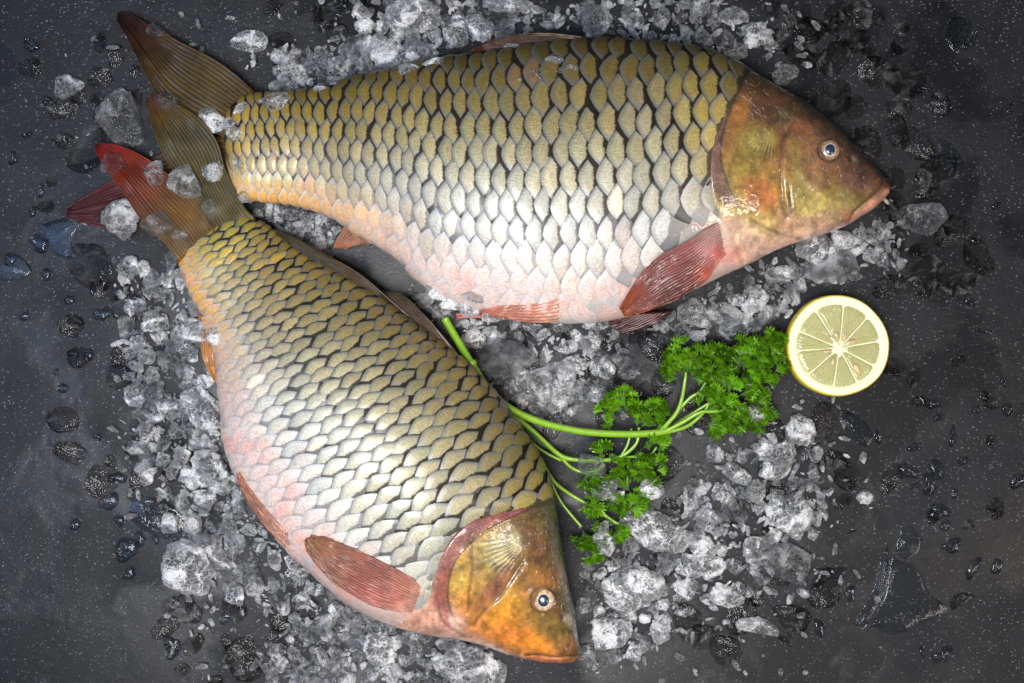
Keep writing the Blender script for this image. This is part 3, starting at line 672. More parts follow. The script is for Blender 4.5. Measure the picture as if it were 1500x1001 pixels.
fish2 = dict(second=True, label='lower raw carp lying diagonally with its orange head at the bottom',
  st=[(326,318,284,346,6),(350,312,267,364,13),(367,321,265,382,22),(384,329,268,402,28),(410,347,281,437,35),(445,369,300,471,44),(485,394,312,512,54),(525,416,318,553,63),(565,442,321,594,72),(605,471,327,642,80),(642,500,343,692,86),(680,532,369,740,90),(715,567,402,784,93),(748,607,440,826,94),(778,650,480,864,94),(800,695,525,896,92),(812,735,570,916,88),(820,780,620,930,82),(827,825,668,937,74),(835,865,708,946,64),(843,900,745,960,52),(847,930,785,969,40),(850,952,820,972,26),(848,964,838,971,10)],
  opercle=[(806,738),(780,746),(749,760),(722,773),(700,788),(680,806),(666,828),(659,852),(658,880),(666,905),(684,926),(700,938)],
  scaleline=[(822,742),(790,742),(750,748),(712,757),(682,771),(660,793),(645,820),(634,850),(626,885),(600,905),(560,930)],
  preop=[(764,826),(748,850),(734,871),(718,887),(703,902),(695,916)],
  creases=[([(770,960),(790,959),(808,962),(832,961),(845,960)],3.8,2.3),([(690,798),(692,830),(688,865),(685,897)],2.4,2.6),([(640,880),(648,908),(672,928),(690,934)],2.0,3),([(835,945),(828,955),(820,960)],2,3),([(764,826),(775,815),(790,800)],1.2,4),([(706,908),(715,922)],1.5,4)],
  ridges=[([(770,965),(800,968),(840,966)],2.6,4),([(690,912),(712,895),(724,884)],1.6,4),([(780,915),(800,930),(825,935)],1.4,9),([(652,832),(645,860),(645,885)],1.0,6)],
  fan=(776,790,128,186,84), eye=(796,879,17), nostril=(823,906), row0=-2.0,
  hx=[0,0.12,0.25,0.45,0.62,0.78,0.88,1.0],
  hc=[(0.05,0.045,0.015),(0.09,0.065,0.02),(0.17,0.09,0.02),(0.36,0.17,0.03),(0.50,0.23,0.04),(0.66,0.26,0.06),(0.78,0.42,0.26),(0.76,0.42,0.32)],
  blobs=[(725,805,40,30,-30,(0.34,0.28,0.10),.9),(745,790,22,16,0,(0.38,0.36,0.24),.6),(705,845,24,26,0,(0.32,0.22,0.05),.7),(722,862,46,12,-50,(0.20,0.065,0.035),.9),(674,850,14,34,4,(0.50,0.34,0.07),.95),(676,885,14,22,0,(0.62,0.26,0.05),.8),
         (790,800,40,18,50,(0.20,0.08,0.03),.7),(815,830,14,50,-10,(0.10,0.08,0.02),.6),(745,885,16,26,30,(0.52,0.28,0.03),.9),(745,912,36,22,30,(0.72,0.30,0.025),.95),(775,940,44,16,20,(0.74,0.26,0.025),.9),(735,930,20,22,40,(0.76,0.25,0.05),.6),(800,850,26,22,0,(0.42,0.17,0.03),.6),(790,905,26,18,0,(0.26,0.15,0.03),.7),(815,925,24,18,30,(0.24,0.17,0.03),.7),(838,900,12,50,-4,(0.09,0.085,0.03),.7),(828,945,16,14,0,(0.34,0.14,0.04),.7),(832,908,6,8,0,(0.45,0.36,0.24),.8),
         (800,968,44,5,2,(0.76,0.26,0.12),.8),(640,905,30,26,20,(0.80,0.48,0.40),.7),(665,915,14,20,-20,(0.8,0.55,0.5),.6),(652,905,6,22,-20,(0.7,0.15,0.12),.6),(620,905,40,10,15,(0.8,0.42,0.3),.6),(636,850,8,22,10,(0.42,0.36,0.28),.6),
         (300,470,20,60,-30,(0.82,0.46,0.22),.8),(280,410,16,40,-20,(0.70,0.40,0.06),.8),(440,715,18,16,0,(0.72,0.32,0.32),.8),(420,775,20,16,0,(0.84,0.34,0.22),.8),(340,600,40,90,0,(0.84,0.60,0.56),.6),(400,760,30,30,0,(0.82,0.5,0.42),.5)],
  memline=[(800,742),(754,751),(710,764),(682,783),(664,806),(652,832),(646,858),(644,882)], memw=13, memcol=(0.24,0.06,0.065), striacol=(0.58,0.54,0.36), iris=((0.72,0.52,0.32),(0.62,0.42,0.25)),
  hs_x=[0,0.04,0.25,0.5,0.74,1], hs_h=[20.5,22,28.5,34.5,39,32], hs_p=[11.5,12.5,17,22.5,27,25], hs_lift=1.0,
  dkx=[0,0.3,0.45,0.55,0.66,0.8,1], dky=[1.0,1.0,0.95,0.9,0.72,0.2,0.0],
  bare=[[(540,850),(640,875),(640,960),(450,900),(440,800)]],
  sblobs=[(440,715,14,14,0,(0.78,0.50,0.50),.55),(318,375,30,14,-20,(0.62,0.38,0.03),.6),(395,380,12,8,0,(0.6,0.38,0.03),.5),(780,720,50,60,20,(0.30,0.24,0.06),.7),(700,545,70,24,45,(0.36,0.28,0.08),.6),(330,345,50,30,-20,(0.36,0.31,0.05),.6),(380,555,20,16,0,(0.84,0.75,0.6),.8)])

# the upper carp's tail lies lowest
F1, R1 = build_fish(fish1)
F2, R2 = build_fish(fish2)

def on(base, add=0.0014, slope=0.0):
    return lambda X, Y, U, V: np.maximum(hm_at(X, Y) + add, base) 
def zlin(z0, z1, arch=0.0, tilt=0.0):
    return lambda X, Y, U, V: z0 + (z1 - z0) * U + arch * np.sin(math.pi * U) + tilt * (V - 0.5)
def znear(z0f, add, z1):
    return lambda X, Y, U, V: z0f
olive = (0.16, 0.105, 0.018)
# tails
loft_fin(R1, [(380,141),(345,110),(310,84),(265,62),(225,42),(192,22),(172,20)], [(336,205),(300,188),(262,168),(232,140),(208,100),(190,62),(172,28)], zlin(0.012,0.004,0.003),
         finpaint(grad([(0,(0.17,0.10,0.015)),(0.3,(0.17,0.115,0.012)),(0.6,(0.15,0.085,0.010)),(0.8,(0.09,0.025,0.010)),(1,(0.015,0.006,0.005))])), 15, 'tail_fin')
loft_fin(R1, [(336,200),(290,205),(230,228),(170,262),(125,288),(98,306)], [(352,288),(300,312),(235,334),(180,336),(135,330),(98,318)], zlin(0.011,0.003),
         finpaint(grad([(0,(0.22,0.13,0.02)),(0.5,(0.16,0.07,0.015)),(0.7,(0.20,0.02,0.01)),(1,(0.10,0.01,0.008))])), 14, 'tail_fin')
loft_fin(R2, [(374,322),(353,297),(331,250),(318,207),(290,174),(258,153),(224,134)], [(306,345),(284,300),(262,262),(241,230),(224,190),(214,148)], zlin(0.017,0.015,0.002),
         finpaint(grad([(0,(0.24,0.17,0.03)),(0.4,(0.20,0.15,0.03)),(0.75,(0.20,0.13,0.02)),(1,(0.19,0.055,0.015))]), (0.35,0.36,0.4), (1.4,1.4,1.5)), 15, 'tail_fin')
loft_fin(R2, [(316,338),(292,304),(264,272),(240,250),(205,228),(172,214),(146,211)], [(262,384),(240,356),(212,330),(186,292),(162,256),(146,232),(139,213)], zlin(0.018,0.012,0.003),
         finpaint(grad([(0,(0.34,0.19,0.015)),(0.35,(0.30,0.13,0.012)),(0.6,(0.42,0.075,0.015)),(0.85,(0.48,0.028,0.018)),(1,(0.32,0.015,0.012))]), (0.45,0.4,0.35), (1.3,1.25,1.1)), 15, 'tail_fin')
# dorsal fins, folded down
loft_fin(R1, [(690,79),(730,76),(780,70),(830,62),(872,60)], [(688,76),(725,58),(770,50),(820,51),(872,59)], zlin(0.036,0.040), finpaint(grad([(0,(0.12,0.05,0.025)),(1,(0.13,0.06,0.02))])), 10, 'dorsal_fin', rip=1.2, jag=0)
loft_fin(R2, [(392,338),(450,374),(500,404),(560,442),(620,482),(676,530)], [(396,338),(432,349),(478,374),(528,404),(566,436),(592,458)], zlin(0.022,0.034,0.002), finpaint(grad([(0,(0.10,0.09,0.05)),(0.5,(0.14,0.10,0.05)),(1,(0.13,0.08,0.05))]), (0.6,0.55,0.5), (1.3,1.25,1.1)), 9, 'dorsal_fin', rip=1.4, jag=0)
loft_fin(R2, [(540,428),(575,450),(612,482),(645,508),(682,538)], [(560,428),(588,432),(612,452),(642,486),(678,530)], zlin(0.030,0.034,0.003), finpaint(grad([(0,(0.13,0.11,0.06)),(0.6,(0.18,0.11,0.075)),(1,(0.20,0.09,0.07))]), (0.6,0.55,0.5), (1.3,1.25,1.1)), 8, 'dorsal_fin', rip=1.2, jag=0)
# pectoral fins
loft_fin(R1, [(1064,318),(1034,337),(1004,355),(962,378),(932,414),(908,453)], [(1072,366),(1052,386),(1034,412),(1004,432),(968,449),(936,460),(914,463)], lambda X,Y,U,V: np.maximum(hm_at(X,Y),0.026)+0.0022+0.001*np.sin(U*3.1),
         finpaint(grad([(0,(0.82,0.62,0.56)),(0.16,(0.76,0.50,0.45)),(0.32,(0.36,0.12,0.11)),(0.6,(0.27,0.10,0.085)),(0.82,(0.32,0.09,0.06)),(1,(0.55,0.14,0.05))]), (0.62,0.5,0.5), (1.35,1.5,1.45), [(1052,374,16,(0.75,0.10,0.08),.7),(1036,402,16,(0.72,0.12,0.06),.7)]), 17, 'pectoral_fin', rip=1.0)
loft_fin(R1, [(990,452),(950,478),(912,489)], [(930,460),(905,466),(890,476)], zlin(0.016,0.012), finpaint(grad([(0,(0.10,0.025,0.022)),(1,(0.09,0.02,0.02))])), 9, 'pectoral_fin', label='far pectoral fin showing dark red under the belly')
loft_fin(R2, [(634,874),(600,846),(560,823),(510,802),(478,788),(455,785)], [(614,898),(578,896),(542,886),(500,862),(466,832),(449,806),(447,792)], lambda X,Y,U,V: np.maximum(hm_at(X,Y),0.028)+0.0022+0.001*np.sin(U*3.1),
         finpaint(grad([(0,(0.82,0.55,0.46)),(0.15,(0.74,0.38,0.30)),(0.4,(0.44,0.13,0.10)),(0.7,(0.42,0.17,0.11)),(1,(0.48,0.25,0.13))]), (0.62,0.5,0.45), (1.3,1.4,1.3), [(560,880,30,(0.66,0.17,0.12),.6)]), 17, 'pectoral_fin', rip=1.0)
# pelvic fins
loft_fin(R1, [(838,434),(815,440),(790,446),(745,448),(700,456),(668,462)], [(832,470),(800,473),(770,472),(735,468),(700,464),(669,465)], lambda X,Y,U,V: np.maximum(hm_at(X,Y),0.022)+0.002,
         finpaint(grad([(0,(0.80,0.52,0.42)),(0.3,(0.70,0.34,0.24)),(0.7,(0.66,0.30,0.22)),(1,(0.70,0.14,0.12))]), (0.8,0.65,0.6), (1.1,1.1,1.1)), 6, 'pelvic_fin', rip=0.9)
loft_fin(R2, [(346,680),(360,706),(380,734),(402,760),(424,784)], [(344,684),(353,714),(368,744),(392,776),(424,806)], lambda X,Y,U,V: np.maximum(hm_at(X,Y),0.022)+0.002,
         finpaint(grad([(0,(0.62,0.24,0.12)),(0.4,(0.60,0.28,0.18)),(1,(0.80,0.48,0.38))]), (0.7,0.6,0.55), (1.15,1.1,1.1)), 6, 'pelvic_fin', rip=0.8)
# anal fins
loft_fin(R1, [(508,326),(500,340),(492,356),(490,364)], [(560,352),(545,357),(525,358),(505,364)], zlin(0.020,0.012), finpaint(grad([(0,(0.70,0.40,0.20)),(0.5,(0.62,0.36,0.28)),(1,(0.60,0.25,0.12))]), (0.7,0.6,0.5)), 8, 'anal_fin')
loft_fin(R2, [(284,440),(290,458),(294,480),(294,505),(300,530),(316,560)], [(302,470),(312,490),(318,510),(320,530),(321,545),(322,560)], zlin(0.018,0.016), finpaint(grad([(0,(0.55,0.22,0.02)),(1,(0.62,0.27,0.02))]), (0.7,0.6,0.4)), 7, 'anal_fin')

# ------------------------------------------------------------------ lemon
def build_lemon():
    cx, cy, z0 = 1227, 507.5, 0.017
    c = np.array(W3(cx, cy, z0)); kk = K * (D - z0) / D
    root = thing('lemon_slice', 'thick round slice of cut lemon with seeds beside the parsley', 'lemon', loc=(c[0], c[1], 0))
    ro = 75.0
    def rad(a): return ro * (1 + 0.010 * math.cos(2 * a + 0.6) + 0.008 * math.cos(3 * a + 1.0) + 0.004 * math.sin(7 * a))
    n = 160
    prof = [(0.965, 0.0), (0.985, -0.0003), (0.998, -0.0010), (1.004, -0.004), (1.006, -0.008), (0.975, -0.012), (0.9, -0.0152), (0.7, -0.0168), (0.0, -0.017)]
    vs, fs, cs = [], [], []
    for j, (r, z) in enumerate(prof):
        for i in range(n):
            a = 2 * math.pi * i / n; q = rad(a) * r * kk
            dmp = 0.0003 * float(_h(np.int64(i * 3), np.int64(j), np.int64(1), 5)) * (0.2 < r)
            vs.append((q * math.cos(a), q * math.sin(a), z0 + z - dmp))
    rind = mesh('rind', vs, gridfaces(len(prof), n, True), mat=mat_plain('lemon_rind', (0.78, 0.60, 0.035), 0.34, sss=0.15, bump=0.6, bscale=650, coat=0.3, var=0.35, col2=(0.62, 0.42, 0.02)))
    link('rind', rind, root)
    # pith disc with membranes and core as a height-mapped disc
    mem = [(320,225),(530,190),(700,285),(780,455),(760,640),(635,775),(450,795),(275,690),(200,525),(200,380)]
    ctr = (1130 + 495 / 5, 410 + 505 / 5); ang = []
    pts = []
    for x, y in mem:
        px, py = 1130 + x / 5, 410 + y / 5; pts.append(((px - cx) * kk, (cy - py) * kk))
    cc = ((ctr[0] - cx) * kk, (cy - ctr[1]) * kk)
    nr = 30; V = []; 
    for j in range(nr):
        r = 0.968 * (j / (nr - 1))
        for i in range(n):
            a = 2 * math.pi * i / n; q = rad(a) * r * kk
            x, y = q * math.cos(a), q * math.sin(a)
            V.append((x, y, z0 - 0.0009 + 0.0011 * float(sm(0.78, 0.86, np.array(r)))))
    pith = mesh('pith', V, gridfaces(nr, n, True), mat=mat_plain('lemon_pith', (0.76, 0.73, 0.53), 0.5, sss=0.25, bump=0.35, bscale=500, var=0.25, col2=(0.82, 0.76, 0.42)))
    link('pith', pith, root)
    core = []; 
    A = [math.atan2(p[1] - cc[1], p[0] - cc[0]) for p in pts]
    order = sorted(range(10), key=lambda i: A[i])
    m = NT('lemon_pulp'); g = m.node('ShaderNodeUVMap').outputs[0]
    st = m.node('ShaderNodeTexNoise', {'Vector': m.node('ShaderNodeVectorMath', {0: g, 1: (2.2, 11.0, 1.0)}, operation='MULTIPLY').outputs[0], 'Scale': 2.6, 'Detail': 4.0, 'Distortion': 0.5}).outputs[0]
    fn = m.noise(geo(m), 420, 3)
    col = m.mix(m.rng(st, 0.3, 0.7, 0, 1), (0.40, 0.38, 0.13, 1), (0.62, 0.60, 0.30, 1))
    col = m.mix(m.math('MULTIPLY', m.ss(0.6, 0.75, st), 0.7), col, (0.80, 0.78, 0.55, 1))
    sh = m.principled(Base_Color=col, Roughness=0.16, Normal=m.bump(m.math('ADD', st, m.math('MULTIPLY', fn, 0.4)), 0.6, 0.0012), IOR=1.35)
    sh.inputs['Subsurface Weight'].default_value = 0.3; sh.inputs['Subsurface Radius'].default_value = (0.006, 0.005, 0.002)
    sh.inputs['Transmission Weight'].default_value = 0.15; sh.inputs['Coat Weight'].default_value = 0.5; sh.inputs['Coat Roughness'].default_value = 0.05
    pm = m.surf(sh.outputs[0])
    for q in range(10):
        i0, i1 = order[q], order[(q + 1) % 10]; a0 = A[i0]; a1 = A[i1]
        if a1 < a0: a1 += 2 * math.pi
        nv, nu = 15, 13; vs = []; uv = []
        for j in range(nu):
            t = j / (nu - 1)
            for i in range(nv):
                s = i / (nv - 1); a = a0 + (a1 - a0) * s
                # distance to the inner pith edge along this direction from the core
                ex, ey = math.cos(a), math.sin(a); Rr = 0.0
                b = cc[0] * ex + cc[1] * ey; Ri = 61.8 * kk; c2 = cc[0] ** 2 + cc[1] ** 2 - Ri * Ri
                Rr = -b + math.sqrt(b * b - c2)
                side = min(s, 1 - s) * (a1 - a0)
                rin = 9 * kk; r = rin + (Rr - rin) * t
                # keep a membrane between segments, round the outer corners
                gap = 0.32 * kk / max(r, 1e-6); sa = a0 + gap + (a1 - a0 - 2 * gap) * s
                corner = 4.0 * kk * (abs(2 * s - 1) ** 5) * (t ** 6) ; r -= corner
                d = min(side * r / (3.0 * kk), 1); e = min((1 - t) * 10, 1) * min(t * 6, 1)
                z = z0 - 0.0012 + 0.0013 * math.sqrt(max(d, 0)) * (0.35 + 0.65 * e) + 0.00025 * math.sin(s * 37 + q + t * 3)
                vs.append((cc[0] + r * math.cos(sa), cc[1] + r * math.sin(sa), z)); uv.append((t * 1.5 + q * 3.1, s * (a1 - a0) * 2.0))
        link('pulp_segment', mesh('pulp_segment', vs, gridfaces(nu, nv), uv=np.array(uv), mat=pm), root)
    sm_ = mat_plain('lemon_seed', (0.70, 0.52, 0.28), 0.3, sss=0.2, coat=0.6, var=0.3, bscale=300, col2=(0.62, 0.36, 0.17))
    s2 = mat_plain('lemon_seed_orange', (0.66, 0.36, 0.16), 0.3, sss=0.2, coat=0.6, var=0.3, bscale=300, col2=(0.75, 0.55, 0.3))
    s3 = mat_plain('lemon_seed_white', (0.8, 0.78, 0.72), 0.25, sss=0.2, coat=0.8)
    for (x, y, l, wd, rot, mt) in [(435,437,28,15,-55,s3),(466,412,34,17,-72,sm_),(588,457,44,17,20,s2),(398,530,48,14,5,s2),(440,602,42,20,75,sm_),(613,655,62,36,-62,sm_),(528,425,36,16,60,sm_)]:
        px, py = 1130 + x / 5, 410 + y / 5; a = R(rot); vs = []
        nj, ni = 10, 14
        for j in range(nj):
            t = -1 + 2 * j / (nj - 1); rr = math.sqrt(max(0, 1 - t * t)) * (1 - 0.28 * t)
            for i in range(ni):
                b = 2 * math.pi * i / ni; X = t * l / 8.6 * kk; Yy = rr * wd / 8.6 * kk * math.cos(b); Zz = rr * wd / 10 * kk * 0.62 * math.sin(b)
                vs.append((X * math.cos(a) - Yy * math.sin(a), X * math.sin(a) + Yy * math.cos(a), Zz))
        link('seed', mesh('seed', vs, gridfaces(nj, ni, True), mat=mt), root, ((px - cx) * kk, (cy - py) * kk, z0 + 0.0019))
    # core pip of pith
    vs = []; 
    for j in range(8):
        r = (1 - j / 7)
        for i in range(30):
            a = 2 * math.pi * i / 30; q = 10.5 * kk * r * (1 + 0.28 * math.cos(5 * a + 1) + 0.12 * math.sin(11 * a))
            vs.append((cc[0] + q * math.cos(a), cc[1] + q * math.sin(a), z0 - 0.0006 + 0.0013 * (1 - r ** 2)))
    link('core', mesh('core', vs, gridfaces(8, 30, True), mat=pith.materials[0]), root)
    root.rotation_euler = (R(-1.0), R(1.2), 0)
build_lemon()

# ------------------------------------------------------------------ parsley
M_stem = mat_plain('parsley_stem', (0.24, 0.42, 0.03), 0.32, sss=0.1, bump=0.25, bscale=350, coat=0.3, var=0.4, col2=(0.17, 0.36, 0.012))
def tube(root, pts, name='stem', n=10):
    """pts: px, py, z(mm), radius(px)"""
    off = np.array(root.location); p = catmull([(a, b, c, d) for a, b, c, d in pts], max(8, len(pts) * 7))
    P = W3a(p[:, 0], p[:, 1], p[:, 2] / 1000) - off; r = p[:, 3] * K * (1.02 if name != 'branch' else 0.9)
    T = np.gradient(P, axis=0); T /= np.linalg.norm(T, axis=1)[:, None]
    side = np.cross(T, [0, 0, 1]); side /= np.linalg.norm(side, axis=1)[:, None] + 1e-9; upv = np.cross(side, T)
    a = np.linspace(0, 2 * math.pi, n, endpoint=False)
    rr = r[:, None] * (1 + 0.06 * np.cos(3 * a)[None, :])
    V = P[:, None, :] + rr[..., None] * (np.cos(a)[None, :, None] * side[:, None, :] + np.sin(a)[None, :, None] * upv[:, None, :])
    nn = len(P); V = V.reshape(-1, 3); fc = gridfaces(nn, n, True).tolist()
    fc.append(list(range(n))[::-1]); fc.append([(nn - 1) * n + i for i in range(n)])
    return link(name, mesh(name, V, fc, mat=M_stem), root)

def leaf(root, cx, cy, ax, ay, r, z, seed, dens=1.0, shade=1.0, spread=75):
    """curly leaf fanning from attachment (ax,ay) towards (cx,cy): blades with crimped, toothed rims"""
    q = random.Random(seed); off = np.array(root.location)
    vs, fs, cs = [], [], []
    base = math.atan2(cy - ay, cx - ax); dist = math.hypot(cx - ax, cy - ay)
    Lr = dist + r * 0.9
    nb = max(5, int(r / 2.4 * dens))
    def frond(ox, oy, oz, ang, length, wid, tilt, g):
        # a fan-shaped lobe: nu steps outward, nw across; rim deeply toothed and curled up
        nu, nw = 6, 13; b0 = len(vs)
        ph = q.uniform(0, 6.28); curl = q.uniform(0.4, 1.1)
        for j in range(nu):
            t = j / (nu - 1)
            for i in range(nw):
                s = -1 + 2 * i / (nw - 1)
                tooth = (1 if i % 2 else 0.74) if j == nu - 1 else (1 if i % 2 else 0.93 if j == nu - 2 else 1)
                a = ang + s * wid * (0.25 + 0.75 * t)
                rr = length * t * tooth * (1 - 0.20 * s * s)
                zz = oz + length * (math.sin(tilt) * t + 0.22 * t * t * math.sin(s * 7.5 + ph) + 0.30 * curl * max(0, t - 0.5) * (1 - 0.3 * s * s)) - length * 0.12 * abs(s) * t
                x = ox + rr * math.cos(a) * math.cos(tilt) ; y = oy + rr * math.sin(a) * math.cos(tilt)
                vs.append((x, y, zz))
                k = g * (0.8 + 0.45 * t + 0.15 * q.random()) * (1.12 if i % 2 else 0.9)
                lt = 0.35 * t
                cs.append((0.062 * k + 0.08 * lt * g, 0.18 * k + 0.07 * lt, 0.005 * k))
        for j in range(nu - 1):
            for i in range(nw - 1):
                fs.append((b0 + j * nw + i, b0 + (j + 1) * nw + i, b0 + (j + 1) * nw + i + 1, b0 + j * nw + i + 1))
    zpx = z / 1000 / K
    # lower broad layer
    for k in range(max(4, nb // 2)):
        a = base + R(q.uniform(-spread, spread)); t = q.uniform(0.1, 0.45) * Lr
        ox, oy = ax + math.cos(a) * t, ay + math.sin(a) * t
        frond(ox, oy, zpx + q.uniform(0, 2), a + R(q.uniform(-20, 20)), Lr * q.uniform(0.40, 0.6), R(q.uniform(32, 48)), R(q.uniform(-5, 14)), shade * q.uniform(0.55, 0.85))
    # curled florets over it
    for k in range(int(nb * 2.0)):
        u = math.sqrt(q.random()); a = q.uniform(0, 2 * math.pi)
        ox, oy = cx + math.cos(a) * u * r * 0.82, cy + math.sin(a) * u * r * 0.82
        d = math.hypot(ox - ax, oy - ay); an = math.atan2(oy - ay, ox - ax) + R(q.gauss(0, 28))
        hh = (1 - u * u) * r * 0.34 + q.uniform(0, 0.14) * r
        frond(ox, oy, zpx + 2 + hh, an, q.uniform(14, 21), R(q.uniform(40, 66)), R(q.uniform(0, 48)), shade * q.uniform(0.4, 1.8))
    a = np.array(vs); V = W3a(a[:, 0], a[:, 1], np.maximum(a[:, 2] * K, 0.0008)) - off
    cs = np.clip(np.array(cs), 0.003, 0.8)
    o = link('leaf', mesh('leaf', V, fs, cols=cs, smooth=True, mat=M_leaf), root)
    return o

def build_parsley():
    A = thing('parsley_sprig', 'long green curly parsley sprig whose leaves reach the lemon slice', 'parsley', loc=W3(970, 632, 0))
    tube(A, [(652,467,20,5.6),(668,495,22,5.6),(690,532,26,5.6),(712,565,28,5.4),(738,592,27,5.3),(772,611,24,5.2),(812,624,21,5),(860,633,19,5),(920,636,17,5),(960,634,16,5),(982,630,15,5)])
    o = tube(A, [(690,530,26.2,6.6),(692,533,26.2,6.8),(694,536,26.2,6.4)], 'stem_node')
    for pts in ([(966,633,16,3.5),(980,618,16,3.6),(992,603,16,3.4),(999,583,16,3),(1003,560,16,2.6),(1005,545,17,2)],
                [(972,630,14,3),(995,600,14,3),(1012,582,15,2.8),(1024,575,16,2.6),(1034,560,17,2)],
                [(975,632,16,3.2),(1003,617,17,3.2),(1026,604,18,2.8),(1047,603,18,2.4),(1062,600,18,1.6)],
                [(975,634,14,3.2),(1003,626,14,3),(1022,613,14,2.8),(1035,598,17,2),(1040,585,18,1.6)],
                [(985,625,13,2.8),(1010,609,13,2.8),(1040,590,15,2.4),(1070,575,17,2)],
                [(1080,590,14,2),(1095,596,14,2.2),(1102,606,13,2),(1100,618,11,2)]):
        tube(A, pts, 'branch')
    for k, a in enumerate([(1004,525,1003,560,27,15,1.0,1.0,80),(990,535,1002,558,18,13,1.0,0.8,50),(1022,545,1004,560,16,12,1,0.8,50),(1044,545,1026,575,24,15,1,0.9,60),(1038,520,1030,540,15,12,1,0.8,70),(1066,522,1058,548,17,13,1,0.75,60),
                           (1098,518,1075,550,28,16,1.1,0.85,70),(1128,508,1100,530,22,16,1.2,0.9,80),(1124,542,1088,560,24,15,1,0.9,70),(1086,556,1062,590,25,17,1.1,1.1,70),(1110,560,1080,575,20,13,1,0.9,70),
                           (1040,582,1026,604,17,17,1,1.1,70),(1064,598,1046,603,22,16,1,1.0,70),(1050,618,1024,612,20,13,1,0.9,60),(1078,612,1062,600,16,12,1,0.9,70),(1114,592,1094,596,20,13,1,0.7,60),(1102,616,1100,600,14,10,1,0.7,50)]):
        cx, cy, ax, ay, r, z, dn, shd, spd = a
        leaf(A, cx, cy, ax, ay, r, z, 100 + k, dn, shd, spd)
    B = thing('parsley_sprig', 'shorter forked parsley sprig coming from under the lower fish, partly under ice', 'parsley', loc=W3(824, 669, 0))
    tube(B, [(734,594,20,3.8),(748,606,20,3.8),(780,631,17,3.8),(806,655,14,3.6),(824,669,13,3.6),(846,674,13,3),(872,675,13,3),(907,670,13,2.8),(932,650,14,2.2),(936,626,15,1.8)])
    for pts in ([(820,668,13,2.6),(837,685,12,2.6),(856,692,12,2.4),(875,688,13,2.2),(886,680,14,1.8)],
                [(770,640,12,2.4),(794,660,12,2.4),(822,675,12,2.2)],
                [(910,668,13,2.2),(919,652,14,2),(925,628,15,1.8)],
                [(905,671,13,2.2),(930,669,13,2.2),(952,667,13,2),(962,655,14,1.6)],
                [(797,682,12,2.4),(813,707,11,3),(832,722,10,3),(850,733,10,2.6),(872,745,10,2.8),(902,766,10,2.6),(915,770,10,2)],
                [(803,698,11,2.2),(821,734,9,2.2),(838,756,9,2.2),(852,772,9,2)]):
        tube(B, pts, 'branch')
    for k, a in enumerate([(912,588,916,615,19,14,1,0.95,80),(897,602,915,620,15,13,1,0.9,60),(934,612,934,630,13,15,1,1.15,60),(958,598,944,622,15,14,1,1.0,70),(962,618,948,630,13,13,1,0.85,60),(965,650,953,666,13,12,1,1.0,60),(882,664,884,682,9,14,1,1.1,70),
                           (862,700,858,692,8,12,1,1.1,70),(880,700,882,686,11,12,1,1.0,70),(940,694,925,724,23,15,1.1,1.05,80),(912,692,920,720,16,12,1,0.8,60),(958,684,935,715,14,14,1,1.0,60),(862,738,850,733,13,11,1,0.95,90),(900,745,885,752,16,12,1,0.9,90),(926,738,905,760,15,12,1,0.9,70),
                           (908,775,900,764,13,11,1,1.0,90),(858,790,852,772,12,10,1,0.9,80),(868,806,855,778,12,9,1,0.9,50),(882,788,870,780,10,10,1,0.85,90)]):
        cx, cy, ax, ay, r, z, dn, shd, spd = a
        leaf(B, cx, cy, ax, ay, r, z, 300 + k, dn, shd, spd)
build_parsley()

# ------------------------------------------------------------------ ice
def ico(sub):
    import bmesh
    bm = bmesh.new(); bmesh.ops.create_icosphere(bm, subdivisions=sub, radius=1.0)
    v = np.array([x.co[:] for x in bm.verts]); f = [[l.index for l in x.verts] for x in bm.faces]; bm.free(); return v, f
ICO4, ICO3, ICO2 = ico(5), ico(3), ico(2)
def chunk_mesh(seed, kind, base):
    v, f = base; q = random.Random(seed); sh = np.array([q.uniform(0, 50) for _ in range(3)])
    p = v + sh
    if kind == 'rough':      # crumbly, frosted, broken crystal faces
        d = np.array([[q.gauss(0, 1) for _ in range(3)] for _ in range(22)]); d /= np.linalg.norm(d, axis=1)[:, None]
        h = np.array([q.uniform(0.66, 1.05) for _ in range(22)])
        dot = v @ d.T; r = np.sum(np.where(dot > 0.05, (np.maximum(dot, 0.05) / h) ** 9, 0), axis=1) ** (-1 / 9.0); r = np.minimum(r, 1.3)
        b, s2 = worley(p * 2.1, seed); b2, s3 = worley(p * 5.5, seed + 9); b3, s4 = worley(p * 11, seed + 19)
        r = r * (1 + 0.30 * fbm(p * 1.2, 3, seed)) - 0.20 * (b - 0.45) - 0.10 * (b2 - 0.45) - 0.05 * (b3 - 0.45) + 0.05 * fbm(p * 14, 2, seed + 3)
    elif kind == 'glassy':   # angular clear shard with planes
        d = np.array([[q.gauss(0, 1) for _ in range(3)] for _ in range(15)]); d /= np.linalg.norm(d, axis=1)[:, None]
        h = np.array([q.uniform(0.62, 1.0) for _ in range(15)])
        dot = v @ d.T; r = np.min(np.where(dot > 0.05, h / np.maximum(dot, 0.05), 9), axis=1); r = np.minimum(r, 1.25)
        r = r * (1 + 0.16 * fbm(p * 1.6, 2, seed)) - 0.07 * (worley(p * 3.4, seed + 4)[0] - 0.4) + 0.04 * fbm(p * 6, 3, seed + 3)
    else:                    # melted smooth lump
        r = 1 + 0.40 * fbm(p * 1.2, 3, seed) + 0.06 * fbm(p * 3.5, 2, seed + 1) + 0.015 * fbm(p * 9, 2, seed + 3)
    V = v * r[:, None]
    V[:, 2] = np.where(V[:, 2] < -0.35, -0.35 + (V[:, 2] + 0.35) * 0.25, V[:, 2])
    return mesh('ice_' + kind, V, f, mat=M_melt if kind == 'melted' else M_ice)
